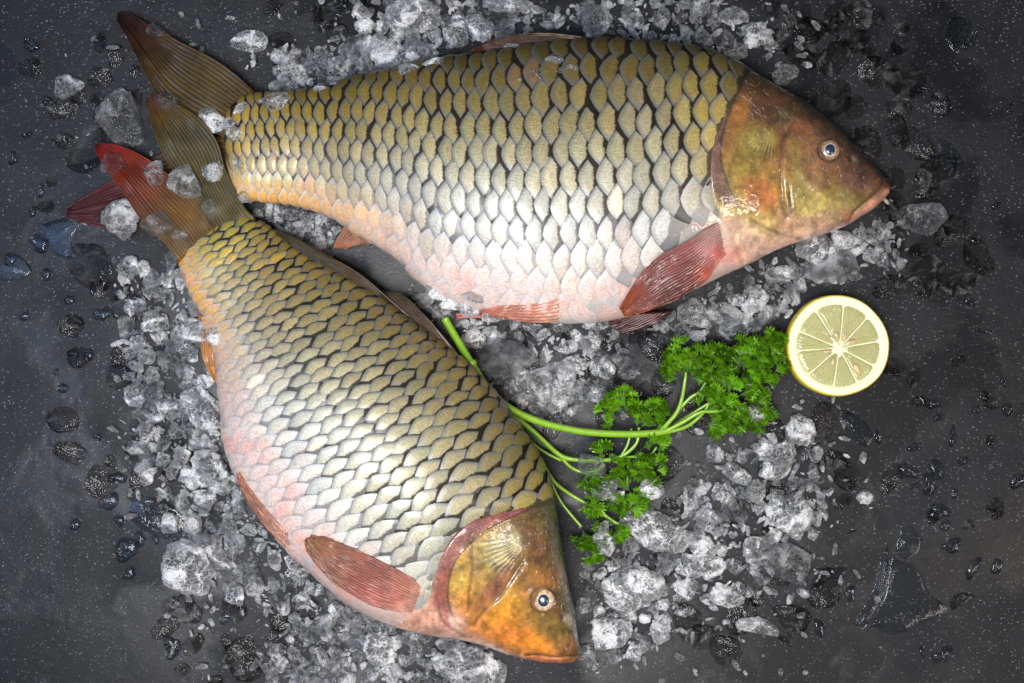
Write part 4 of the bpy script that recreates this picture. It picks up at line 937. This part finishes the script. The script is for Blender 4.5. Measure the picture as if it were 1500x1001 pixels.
PROTO = {'W': [chunk_mesh(10 + i, 'rough', ICO4) for i in range(9)], 'C': [chunk_mesh(40 + i, 'glassy', ICO4) for i in range(8)], 'D': [chunk_mesh(70 + i, 'melted', ICO4) for i in range(7)]}
SMALL = {'W': [chunk_mesh(110 + i, 'rough', ICO3) for i in range(6)], 'C': [chunk_mesh(140 + i, 'glassy', ICO3) for i in range(6)]}
LM = [((176,30),'the upper fish tail tip'),((215,120),'the upper fish tail notch'),((145,212),'the red tail tip'),((330,215),'the upper fish tail root'),((870,800),'the lowest parsley leaf'),((935,700),'the large lower parsley leaf'),((805,690),'the lower fish nape'),((306,520),'the lower fish anal fin'),((272,380),'the lower fish tail root'),((300,604),'the tall smooth white chunk'),((308,690),'the rounded white chunk at the belly'),((272,832),'the biggest white chunk at lower left'),
      ((365,730),'the lower fish pelvic fin'),((500,860),'the lower fish pectoral fin'),((552,952),'the tall white chunk at the bottom'),((676,975),'the chunk under the lower fish throat'),((840,965),'the lower fish snout'),
      ((896,930),'the large chunk beside the lower snout'),((936,852),'the tall chunk right of the lower head'),((944,768),'the longest white chunk'),((1008,828),'the round chunk amid the lower heap'),((1062,876),'the faceted bright chunk'),
      ((1110,806),'the bright chunk by the domed one'),((1162,828),'the smooth domed chunk'),((1160,752),'the wide crumbly chunk'),((1140,668),'the frosted pair below the parsley tip'),((1113,918),'the narrow clear chunk'),((1268,728),'the lone chunk on bare slab'),
      ((1227,507),'the lemon slice'),((1050,560),'the parsley tip'),((920,600),'the middle parsley leaves'),((800,575),'the big grey chunk in the stem bend'),((652,467),'the cut parsley stem end'),((740,452),'the upper fish pelvic fin'),((870,472),'the lowest point of the upper belly'),
      ((990,430),'the upper fish pectoral fin'),((1102,438),'the white upright chunk'),((1200,366),'the bright chunk under the upper jaw'),((1300,275),'the upper fish mouth'),((1215,190),'the upper fish eye'),((1153,104),'the rough chunk by the forehead'),((1108,50),'the grey chunk above the nape'),
      ((1074,23),'the pale chunk at the top edge'),((876,26),'the greyish chunk above the back'),((745,60),'the upper fish dorsal fin'),((602,24),'the largest white chunk at top'),((592,86),'the flat pale chunk on the back'),((367,60),'the lone frosted chunk'),((430,310),'the gap between the two fish'),
      ((500,345),'the upper fish anal fin'),((176,168),'the big clear chunk by the tails'),((100,124),'the knobbly chunk at far left'),((120,310),'the dark red tail tip'),((128,392),'the broad dark pebble'),((92,615),'the dark round pebble'),((108,664),'the kidney shaped pebble'),((358,965),'the large dark melting chunk'),((1345,318),'the tall grey chunk'),((1396,334),'the melting oval pebble'),((1330,870),'the angular puddle')]
def say(x, y, r, look, noun):
    d, (lx, ly), nm = min((math.hypot(x - p[0], y - p[1]), p, n) for p, n in LM)
    a = math.degrees(math.atan2(-(y - ly), x - lx)) % 360
    dr = ['right of', 'upper right of', 'above', 'upper left of', 'left of', 'lower left of', 'below', 'lower right of'][int((a + 22.5) // 45) % 8]
    far = 'touching and ' if d < 28 else ('' if d < 70 else 'well ')
    sz = 'tiny' if r < 12 else 'small' if r < 16 else 'medium' if r < 21 else 'large'
    t = f"{sz} {look} {noun} {far}{dr} {nm}"
    if len(t.split()) > 16: t = f"{sz} {look} {noun} {dr} {nm}"
    if len(t.split()) > 16: t = f"{sz} {look.split()[0]} {noun} {dr} {nm}"
    return t if len(t.split()) <= 16 else f"{look} {noun} {dr} {nm}"
placed = []
def chunk(cx, cy, rx, ry, ty='W', rot=None, white=None, zadd=0.0, label=None, group=None, hz=None, small=False, onfish=False, name=None):
    me = rnd.choice((SMALL if small else PROTO)[ty])
    rz = (rx + ry) / 2 * {'W': 0.62, 'C': 0.60, 'D': 0.15}[ty]
    if hz: rz = hz
    z0 = float(hm_at(np.array([cx]), np.array([cy]))[0]) if onfish else 0.0
    z = z0 + rz * K * 0.36 + zadd
    o = link(name or 'ice_chunk', me, None, W3(cx, cy, z))
    o.rotation_euler = (rnd.uniform(-.25, .25), rnd.uniform(-.25, .25), rnd.uniform(0, 6.28) if abs(rx - ry) < 4 else R(rot or 0) + rnd.choice((0, math.pi)))
    o.scale = (rx * K * 0.98, ry * K * 0.98, rz * K)
    wv = white if white is not None else {'W': rnd.uniform(0.75, 1.05), 'C': rnd.uniform(0.3, 0.55), 'D': rnd.uniform(0.03, 0.12)}[ty]
    o.color = (wv, wv, wv, 1)
    placed.append((cx, cy, (rx + ry) / 2))
    tag(o, label, 'ice', group)
    return o
BIG = [
 # cx, cy, rx, ry, kind, rot, white, label
 (602,24,52,27,'W',12,1.0,'largest white ice chunk at the top edge above the upper fish'),
 (592,86,44,20,'W',8,1.05,'flat pale ice chunk touching the back of the upper fish'),
 (552,72,27,15,'C',15,.6,'pointed translucent ice chunk left of the pale one above the upper fish'),
 (604,56,14,12,'C',0,.55,'small round clear ice chunk between the two white ones at the top'),
 (708,44,24,18,'W',0,.9,'crumbly ice chunk just left of the upper fish dorsal fin'),
 (745,8,42,11,'W',0,.9,'long white ice chunk cut by the top edge of the picture'),
 (367,60,26,19,'C',-10,.7,'lone frosted ice chunk on bare slab above the upper fish tail'),
 (405,146,27,14,'C',15,.5,'ice chunk sitting on the tail stalk of the upper fish'),
 (876,26,28,24,'C',0,.5,'greyish ice chunk above the middle of the upper fish back'),
 (1074,23,22,15,'W',0,.75,'pale ice chunk near the top edge above the upper fish head'),
 (1108,50,25,22,'W',30,.6,'rough grey ice chunk right above the nape of the upper fish'),
 (1153,104,15,18,'W',80,.6,'small rough ice chunk beside the forehead of the upper fish'),
 (176,168,46,34,'C',-25,.28,'big clear ice chunk with a bubble left of the upper fish tail'),
 (100,124,28,18,'C',-15,.5,'knobbly ice chunk alone at the far left of the tails'),
 (1200,366,38,28,'W',-20,.7,'bright ice chunk under the jaw of the upper fish'),
 (1242,358,36,15,'C',-15,.6,'flat clear ice chunk under the mouth of the upper fish'),
 (1222,398,38,24,'C',10,.22,'dark clear ice slab directly above the lemon slice'),
 (1345,318,28,36,'C',80,.25,'tall grey ice chunk right of the upper fish mouth'),
 (1396,334,26,19,'D',-10,.2,'melting oval ice pebble farthest right of the upper fish mouth'),
 (1102,438,22,26,'W',-40,.85,'white upright ice chunk between the upper fish and the lemon'),
 (1022,462,24,28,'C',60,.5,'round clear ice chunk below the upper fish pectoral fin'),
 (1066,470,30,22,'C',0,.4,'dark centred ice chunk between the pectoral fin and the parsley'),
 (802,560,38,30,'C',60,.5,'big grey ice chunk in the bend of the long parsley stem'),
 (806,592,27,18,'W',-20,.7,'bright ice lump touching the long parsley stem from above'),
 (738,520,32,44,'C',70,.2,'large dark clear ice chunk right of the parsley stem end'),
 (1172,630,30,22,'W',-20,.7,'frosted ice chunk right of the parsley tip, upper of a pair'),
 (1140,668,25,29,'W',-50,.95,'frosted ice chunk below the parsley tip, lower of a pair'),
 (1104,606,24,13,'C',-20,.45,'thin ice chunk covering the parsley tip leaf'),
 (1080,694,16,24,'W',50,.8,'slim ice chunk in the gap below the parsley tip'),
 (1160,752,42,30,'W',20,.8,'wide crumbly ice chunk at the right end of the lower heap'),
 (1162,828,38,27,'C',0,.3,'smooth domed ice chunk at the right edge of the lower heap'),
 (1110,806,30,22,'W',15,.8,'bright ice chunk left of the smooth domed one'),
 (1008,828,26,20,'W',0,.75,'round ice chunk in the middle of the lower heap'),
 (944,768,52,26,'W',-18,1.0,'longest white ice chunk lying against the lower parsley leaves'),
 (936,852,34,42,'W',80,1.0,'tall white ice chunk right of the lower fish head'),
 (896,930,40,28,'W',10,1.0,'large white ice chunk right of the lower fish snout'),
 (1062,876,34,18,'W',-20,.85,'faceted bright ice chunk below the middle of the lower heap'),
 (1113,918,14,28,'C',80,.5,'narrow clear ice chunk standing apart at the bottom right'),
 (1160,908,20,28,'D',80,.2,'dark melting ice chunk beside the narrow clear one'),
 (1034,936,32,17,'D',-15,.35,'half melted ice chunk alone near the bottom edge'),
 (1268,728,14,12,'W',0,.6,'single small ice chunk right of the lower heap on bare slab'),
 (552,952,28,34,'W',60,.95,'tall white ice chunk below the lower fish pectoral fin'),
 (676,975,48,34,'W',0,.85,'big ice chunk under the lower fish throat at the bottom edge'),
 (272,832,50,40,'W',-15,1.1,'biggest white ice chunk at the lower left'),
 (268,892,32,16,'D',-20,.35,'clear flat ice chunk below the biggest white one'),
 (300,604,26,38,'W',60,.95,'tall smooth white ice chunk beside the lower fish belly'),
 (308,690,32,34,'W',0,.95,'rounded white ice chunk against the lower fish belly'),
 (290,488,34,20,'W',-8,.85,'pale ice chunk overlapping the lower fish anal fin'),
 (172,318,28,28,'W',60,.45,'rough pinkish ice chunk over the red tail tip'),
 (358,965,30,34,'D',60,.15,'large dark melting ice chunk at the bottom left'),
 (92,615,22,21,'D',0,.10,'dark round melting ice pebble on the left slab'),
 (108,664,26,16,'D',-15,.08,'dark kidney shaped melting ice pebble on the left slab'),
 (128,392,34,36,'D',60,.10,'broad dark melting ice pebble left of the tails'),
]
for (cx, cy, rx, ry, ty, rot, wh, lab) in BIG:
    chunk(cx, cy, rx * 1.05, ry * 1.05, ty, rot, wh, label=lab, onfish=(cx, cy) in ((405,146),), zadd=0.012 if (cx, cy) in ((1104,606),) else (0.010 if (cx, cy) in ((172,318),(290,488)) else 0.0))
ONT = [(303,174,22,18,'W',.75),(345,197,15,13,'W',.6),(272,270,25,26,'C',.35),(313,250,20,18,'W',.45),(352,238,10,10,'W',.5),(165,238,20,19,'C',.12),(226,252,20,16,'C',.25),(232,332,22,20,'C',.2),(262,345,14,8,'C',.3),(305,305,14,11,'C',.3),(252,380,12,16,'C',.4),(245,150,20,14,'C',.12),(225,45,16,10,'C',.1)]
for cx, cy, rx, ry, ty, wh in ONT:
    chunk(cx, cy, rx, ry, ty, 0, wh, onfish=True, label=say(cx, cy, rx, 'pale' if wh > .4 else 'clear', 'ice piece on the tails,').replace('tails, touching and', 'tails,'), group='ice pieces on the tail fins')
for cx, cy, rx, ry, ty, wh in [(338,182,16,12,'W',.6),(352,160,12,9,'C',.5),(362,288,20,11,'W',.55),(640,428,20,12,'W',.6),(664,444,22,12,'W',.7),(690,452,24,13,'W',.6),(722,462,18,10,'C',.5),(700,436,20,12,'C',.35),(760,474,16,8,'C',.4),(820,478,18,9,'W',.6),
        (874,476,22,10,'W',.7),(268,404,13,18,'C',.5),(286,448,14,18,'W',.55),(318,494,26,15,'W',.8),(300,480,20,16,'W',.6),(334,700,14,16,'C',.5),(345,740,14,14,'W',.5),(440,842,16,14,'C',.45),(560,918,26,12,'W',.55),(610,934,30,13,'W',.5),(655,944,24,12,'C',.5),(700,948,18,10,'W',.5),(600,104,24,11,'W',.7),(640,92,20,9,'W',.6),(470,132,18,8,'C',.4)]:
    chunk(cx, cy, rx, ry, ty, 0, wh, onfish=True, hz=min(rx, ry) * .5, label=say(cx, cy, rx, 'wet pinkish' if cy > 280 else 'wet', 'ice on skin,'), group='ice clinging to the edges of the fish')
for cx, cy, rx, ry, wh in [(830,106,17,13,.35),(792,112,15,9,.3),(760,122,10,8,.25),(812,92,16,9,.15),(752,68,14,5,.2)]:
    chunk(cx, cy, rx, ry, 'C', 0, wh, onfish=True, hz=4, label=say(cx, cy, rx, 'thin melting', 'ice flake on scales'), group='ice flakes on the upper fish')
for cx, cy, rx, ry, wh in [(870,682,24,18,.25),(886,718,20,17,.4),(905,728,14,10,.6),(950,715,20,14,.65),(888,798,20,16,.6),(885,775,12,9,.35)]:
    chunk(cx, cy, rx, ry, 'C', 0, wh, zadd=0.013, label=say(cx, cy, rx, 'pale' if wh > .4 else 'clear', 'ice piece on parsley leaves'), group='ice pieces on the parsley')

ZONES = [
 # polygon, count, size range, share of W, whiteness, label, group
 ([(170,385),(255,385),(300,470),(312,560),(322,640),(345,710),(290,760),(235,730),(205,690),(190,560)], 50, (12,26), .75, .95, 'loose ice chunk in the heap left of the lower fish belly', 'ice heap left of the lower fish'),
 ([(250,720),(345,700),(400,780),(450,850),(540,915),(500,985),(420,900),(330,870),(250,770)], 34, (12,24), .7, .9, 'loose ice chunk in the heap below the lower fish belly', 'ice heap below the lower fish belly'),
 ([(420,900),(560,920),(700,950),(735,975),(730,1001),(380,1001)], 30, (11,24), .5, .65, 'loose ice chunk along the bottom edge under the lower fish', 'ice along the bottom edge'),
 ([(850,820),(900,790),(1010,720),(1100,700),(1190,760),(1140,830),(1110,880),(1000,900),(950,960),(870,990),(840,960)], 42, (11,26), .75, .85, 'loose ice chunk in the heap right of the lower fish head', 'ice heap right of the lower fish head'),
 ([(1000,680),(1100,640),(1200,650),(1220,740),(1180,800),(1030,780)], 14, (10,20), .55, .6, 'loose ice chunk under the parsley tip', 'ice under the parsley tip'),
 ([(690,478),(900,482),(930,530),(870,580),(820,620),(760,590),(700,530)], 30, (9,22), .7, .8, 'loose ice chunk between the upper fish belly and the parsley stem', 'ice between the fish belly and parsley'),
 ([(600,425),(640,440),(700,466),(700,480),(650,470),(610,440)], 8, (9,16), .5, .6, 'wet ice chunk at the belly edge of the upper fish', 'ice at the upper belly edge'),
 ([(960,470),(1060,420),(1150,385),(1180,420),(1120,480),(1000,500)], 18, (9,20), .55, .6, 'loose ice chunk under the upper fish pectoral fin', 'ice under the pectoral fin'),
 ([(1140,385),(1240,345),(1330,300),(1330,380),(1280,410),(1180,420)], 10, (10,20), .4, .4, 'loose ice chunk near the upper fish jaw', 'ice near the upper jaw'),
 ([(385,300),(480,318),(505,350),(480,372),(440,360),(375,310)], 18, (8,17), .7, .6, 'reddish lit ice chunk wedged between the two fish', 'ice between the two fish'),
 ([(400,85),(560,60),(660,90),(560,108),(460,128),(400,138)], 22, (10,22), .6, .55, 'loose ice chunk above the rear of the upper fish', 'ice above the rear of the upper fish'),
 ([(520,0),(760,0),(830,30),(760,50),(660,85),(520,70)], 18, (10,24), .7, .8, 'loose ice chunk at the top edge left of the dorsal fin', 'ice at the top edge'),
 ([(830,0),(1060,0),(1140,60),(1080,90),(1000,60),(850,50)], 22, (10,24), .5, .4, 'greyish loose ice chunk above the upper fish back', 'greyish ice above the upper fish'),
]
todo = []
for poly, cnt, (a, b), shW, wh, lab, grp in ZONES:
    xs = [p[0] for p in poly]; ys = [p[1] for p in poly]; n = 0; tries = 0
    while n < cnt and tries < 3000:
        tries += 1
        x, y = rnd.uniform(min(xs), max(xs)), rnd.uniform(min(ys), max(ys))
        if not inpoly(poly, x, y): continue
        r = a + (b - a) * rnd.random() ** 1.6
        if any((x - px) ** 2 + (y - py) ** 2 < ((r + pr) * (0.5 if pr > 25 else 0.60)) ** 2 for px, py, pr in placed): continue
        if hm_at(np.array([x]), np.array([y]))[0] > 0.012: continue
        ty = 'W' if rnd.random() < shW else 'C'
        wv = wh * rnd.uniform(.55, 1.2) if ty == 'W' else rnd.uniform(.15, .5)
        placed.append((x, y, r)); todo.append((r, x, y, ty, wv, grp)); n += 1
todo.sort(reverse=True)
LEFT = []
for q, (r, x, y, ty, wv, grp) in enumerate(todo):
    if q < 188:
        look = ('white crumbly' if wv > .8 else 'pale crumbly' if wv > .5 else 'greyish crumbly') if ty == 'W' else ('clear glassy' if wv < .33 else 'cloudy glassy')
        chunk(x, y, r * rnd.uniform(.8, 1.2), r * rnd.uniform(.7, 1.0), ty, rnd.uniform(0, 180), wv, label=say(x, y, r, look, 'ice chunk'), group='loose ice chunks in the heaps', small=r < 13)
        placed.pop()
    else: LEFT.append((r, x, y, ty, wv))
# dark, nearly melted pebbles and lumps under and around the heaps
DZ = [([(160,380),(240,420),(260,560),(300,700),(240,760),(180,760),(140,700),(190,600),(110,520),(90,470)], 24, (12,28)),
      ([(40,100),(150,60),(230,120),(140,230),(60,330),(60,200)], 16, (10,24)),
      ([(240,880),(420,900),(420,1000),(250,1000)], 12, (10,24)),
      ([(690,500),(980,480),(1130,520),(990,680),(820,650),(700,560)], 26, (14,32)),
      ([(960,660),(1250,600),(1330,700),(1230,860),(1160,960),(960,960),(940,720)], 24, (14,32)),
      ([(1130,60),(1330,0),(1400,200),(1450,440),(1280,420),(1290,250)], 28, (14,34)),
      ([(1300,520),(1450,500),(1470,760),(1400,860),(1330,700)], 10, (8,18)),
      ([(380,0),(560,0),(560,60),(400,90)], 10, (12,28)), ([(1120,0),(1300,0),(1250,90),(1150,80)], 10, (12,28))]
for zi, (poly, cnt, (a, b)) in enumerate(DZ):
    xs = [p[0] for p in poly]; ys = [p[1] for p in poly]; n = 0; tries = 0; loc_ = []
    while n < cnt and tries < 2000:
        tries += 1
        x, y = rnd.uniform(min(xs), max(xs)), rnd.uniform(min(ys), max(ys))
        if not inpoly(poly, x, y) or hm_at(np.array([x]), np.array([y]))[0] > 0.012: continue
        r = a + (b - a) * rnd.random() ** 1.4
        if any((x - px) ** 2 + (y - py) ** 2 < ((r + pr) * 0.62) ** 2 for px, py, pr in loc_): continue
        if math.hypot(x - 1227, y - 507) < 88: continue
        loc_.append((x, y, r)); wv = rnd.uniform(.03, .24)
        where = ['left of the lower fish heap', 'left of the tails', 'at the bottom left', 'around the parsley stems', 'around the lower right heap', 'right of the upper fish head', 'on the right slab', 'above the tail of the upper fish', 'above the upper fish head'][zi]
        chunk(x, y, r * rnd.uniform(.85, 1.25), r * rnd.uniform(.7, 1.0), 'D', rnd.uniform(0, 180), wv, label=say(x, y, r, 'dark' if wv < .13 else 'cloudy dark', 'melting ice lump'), group='melting ice lumps', name='melting_ice_lump')
        placed.pop(); n += 1

# crumbs: too many to count
def crumbs():
    vs, fs = [], []; k = 0; q = random.Random(3); n0 = 0
    bv, bf = ICO2; bf = np.array(bf); var = []
    for i in range(10):
        p = bv + i * 7.3; var.append(bv * (1 + 0.7 * fbm(p * 1.3, 2, i) - 0.6 * (worley(p * 1.5, i)[0] - 0.45))[:, None])
    polys = [z[0] for z in ZONES]; dens = [520, 360, 300, 520, 160, 300, 70, 170, 90, 150, 230, 200, 180]
    allp = list(zip(polys, dens)) + [([(90,60),(400,20),(400,330),(100,340)], 60), ([(930,560),(1250,560),(1300,900),(900,980)], 120), ([(400,0),(1200,0),(1200,110),(400,110)], 120)]
    for poly, cnt in allp:
        xs = [p[0] for p in poly]; ys = [p[1] for p in poly]; n = 0; tries = 0
        while n < cnt and tries < 20000:
            tries += 1; x, y = q.uniform(min(xs) - 8, max(xs) + 8), q.uniform(min(ys) - 8, max(ys) + 8)
            if not inpoly(poly, x, y) and q.random() < 0.8: continue
            hh = hm_at(np.array([x]), np.array([y]))[0]
            if hh > 0.012: continue
            r = 1.6 + 5.0 * q.random() ** 2.2
            z = q.uniform(0.5, 14 if q.random() < 0.55 else 3) * K
            c = np.array(W3(x, y, z + r * 0.5 * K)); a = q.uniform(0, 6.28)
            v = var[q.randrange(10)] * np.array([r * q.uniform(.9, 1.9), r * q.uniform(.6, 1), r * q.uniform(.4, .8)]) * K
            R_ = np.array([[math.cos(a), -math.sin(a), 0], [math.sin(a), math.cos(a), 0], [0, 0, 1]])
            vs.append(v @ R_.T + c); fs.append(bf + n0); n0 += len(bv); n += 1
    for (r, x, y, ty, wv) in LEFT:
        me = q.choice(SMALL[ty]); v = np.array([p.co[:] for p in me.vertices]); f = np.array([p.vertices[:] for p in me.polygons])
        rx, ry, rz = r * q.uniform(.8, 1.2), r * q.uniform(.7, 1), r * 0.58; a = q.uniform(0, 6.28)
        R_ = np.array([[math.cos(a), -math.sin(a), 0], [math.sin(a), math.cos(a), 0], [0, 0, 1]])
        vs.append((v * np.array([rx, ry, rz]) * K) @ R_.T + np.array(W3(x, y, rz * K * 0.36))); fs.append(f + n0); n0 += len(v)
    o = link('ice_crumbs', mesh('ice_crumbs', np.concatenate(vs), np.concatenate(fs), mat=M_ice, smooth=False))
    o.color = (0.5, 0.5, 0.5, 1)
    tag(o, 'fine crushed ice crumbs strewn between the larger chunks', 'ice', kind='stuff')
crumbs()

# ------------------------------------------------------------------ melt water
def drop_mesh(seed, irr=0.15, flat=1.0):
    q = random.Random(seed); n, m = 36, 8; vs = [(0, 0, 1.0)]; fs = []
    ph = [q.uniform(0, 6.28) for _ in range(5)]
    for j in range(1, m + 1):
        t = j / m
        for i in range(n):
            a = 2 * math.pi * i / n; rr = 1 + irr * (math.sin(2 * a + ph[0]) + 0.6 * math.sin(3 * a + ph[1]) + 0.4 * math.sin(5 * a + ph[2]))
            vs.append((t * rr * math.cos(a), t * rr * math.sin(a), (1 - t ** 3.0) ** 0.7))
    for i in range(n): fs.append((0, 1 + i, 1 + (i + 1) % n))
    for j in range(m - 1):
        for i in range(n): fs.append((1 + j * n + i, 1 + (j + 1) * n + i, 1 + (j + 1) * n + (i + 1) % n, 1 + j * n + (i + 1) % n))
    b0 = 1 + (m - 1) * n; fs.append([b0 + i for i in range(n)][::-1])
    return mesh('water_drop', vs, fs, mat=M_water)
DM = [drop_mesh(i, 0.05 + 0.03 * i) for i in range(9)]
def drop(x, y, r, e, grp, lab, idx=None):
    o = link('water_drop', DM[idx if idx is not None else rnd.randrange(9)], None, W3(x, y, 0.0003))
    o.scale = (r * K, r * e * K, (0.6 + 0.13 * r) * K * 1.6); o.rotation_euler = (0, 0, rnd.uniform(0, 6.28))
    tag(o, lab, 'water', grp)
LD = [(68,402,9),(36,464,8),(92,569,8),(175,763,9),(110,769,10),(190,841,10),(252,948,15),(185,805,18),(205,790,10),(46,66,12),(58,357,14),(102,440,9),(115,470,9),(130,520,10),(108,518,8),(160,735,14),(172,700,12),(60,280,9),(20,232,9),(228,790,6),(40,198,7),(150,460,12),(82,545,5),(215,770,5),(330,905,9),(15,380,10),(143,640,6),(48,310,8)]
for x, y, r in LD: drop(x, y, r, rnd.uniform(.75, 1), 'water drops on the left slab', say(x, y, r * 1.3, 'dark', 'water drop'))
RD = [(1360,590,14),(1395,640,14),(1340,655,11),(1375,612,8),(1430,600,8),(1372,688,18),(1410,675,9),(1330,690,14),(1362,710,15),(1340,712,9),(1398,722,7),(1375,750,16),(1385,770,10),(1395,800,13),(1425,832,16),(1460,830,11),(1246,870,10),(1228,840,12),(1380,960,14),(1350,955,8),(1452,650,7),(1475,600,10),(1490,705,12),(1440,485,10),(1420,440,9),(1470,560,6),(1250,775,7),(1205,845,16),(1200,920,14),(1430,350,9),(1460,300,8),(1350,130,10),(1310,75,12),(1395,230,9),(1480,160,8),(1420,60,14),(1285,640,10),(1220,650,7)]
for x, y, r in RD: drop(x, y, r, rnd.uniform(.5, 1), 'water drops on the right slab', say(x, y, r * 1.3, 'glinting', 'water drop'))
def puddle(pts, label, hgt=0.0005, name='puddle'):
    out = catmull(pts + [pts[0]], 72)[:-1]; q = len(out)
    out = out + 1.6 * np.stack([n2(out[:, 0], out[:, 1], 7, 3, 4), n2(out[:, 0], out[:, 1], 7, 3, 14)], -1)
    c = out.mean(0); vs = []; ts = [1.0, 0.97, 0.92, 0.84, 0.7, 0.45, 0.02]; hs = [0.0, 0.5, 0.8, 0.95, 1.0, 0.97, 0.95]
    for t, h in zip(ts, hs):
        for p in out: vs.append(W3(*(c + (p - c) * t), 0.0002 + h * hgt))
    fc = gridfaces(len(ts), q, True)[:, ::-1].tolist(); fc.append(list(range(q)))
    fc.append([(len(ts) - 1) * q + i for i in range(q)])
    o = link(name, mesh(name, vs, fc, mat=M_water)); tag(o, label, 'water')
puddle([(1308,812),(1320,822),(1340,828),(1352,845),(1362,870),(1388,890),(1372,905),(1345,915),(1318,930),(1300,928),(1276,918),(1262,922),(1280,900),(1296,870),(1302,835)], 'large angular dark puddle at the lower right')
puddle([(1300,800),(1308,830),(1300,860),(1285,890),(1268,915),(1252,917),(1262,895),(1280,860),(1290,820)], 'narrow bluish water strip left of the angular puddle')
puddle([(1320,775),(1335,770),(1350,790),(1345,812),(1328,822),(1312,808)], 'small domed puddle above the angular puddle')
puddle([(1395,895),(1420,880),(1428,872),(1410,868),(1392,880)], 'tiny pointed puddle right of the angular puddle')
puddle([(1235,600),(1262,612),(1280,640),(1268,655),(1245,640),(1230,620)], 'shallow puddle just below the lemon slice')
puddle([(0,385),(18,372),(36,380),(46,398),(30,410),(0,408)], 'pale blue puddle at the left edge')
puddle([(60,330),(90,320),(120,325),(105,350),(110,378),(80,372)], 'blue reflecting puddle left of the red tail tip')
puddle([(1375,200),(1400,215),(1415,245),(1395,262),(1380,240)], 'faint puddle on the right slab beyond the upper fish snout')
puddle([(1395,20),(1425,30),(1420,60),(1400,78),(1385,55)], 'faint puddle near the upper right corner')
puddle([(190,480),(210,500),(205,530),(220,560),(235,575),(215,590),(190,560),(180,520)], 'blue puddle under the ice heap at left', 0.0006)
puddle([(195,720),(260,745),(280,775),(250,790),(215,780),(190,760)], 'blue puddle above the biggest white ice chunk', 0.0006)
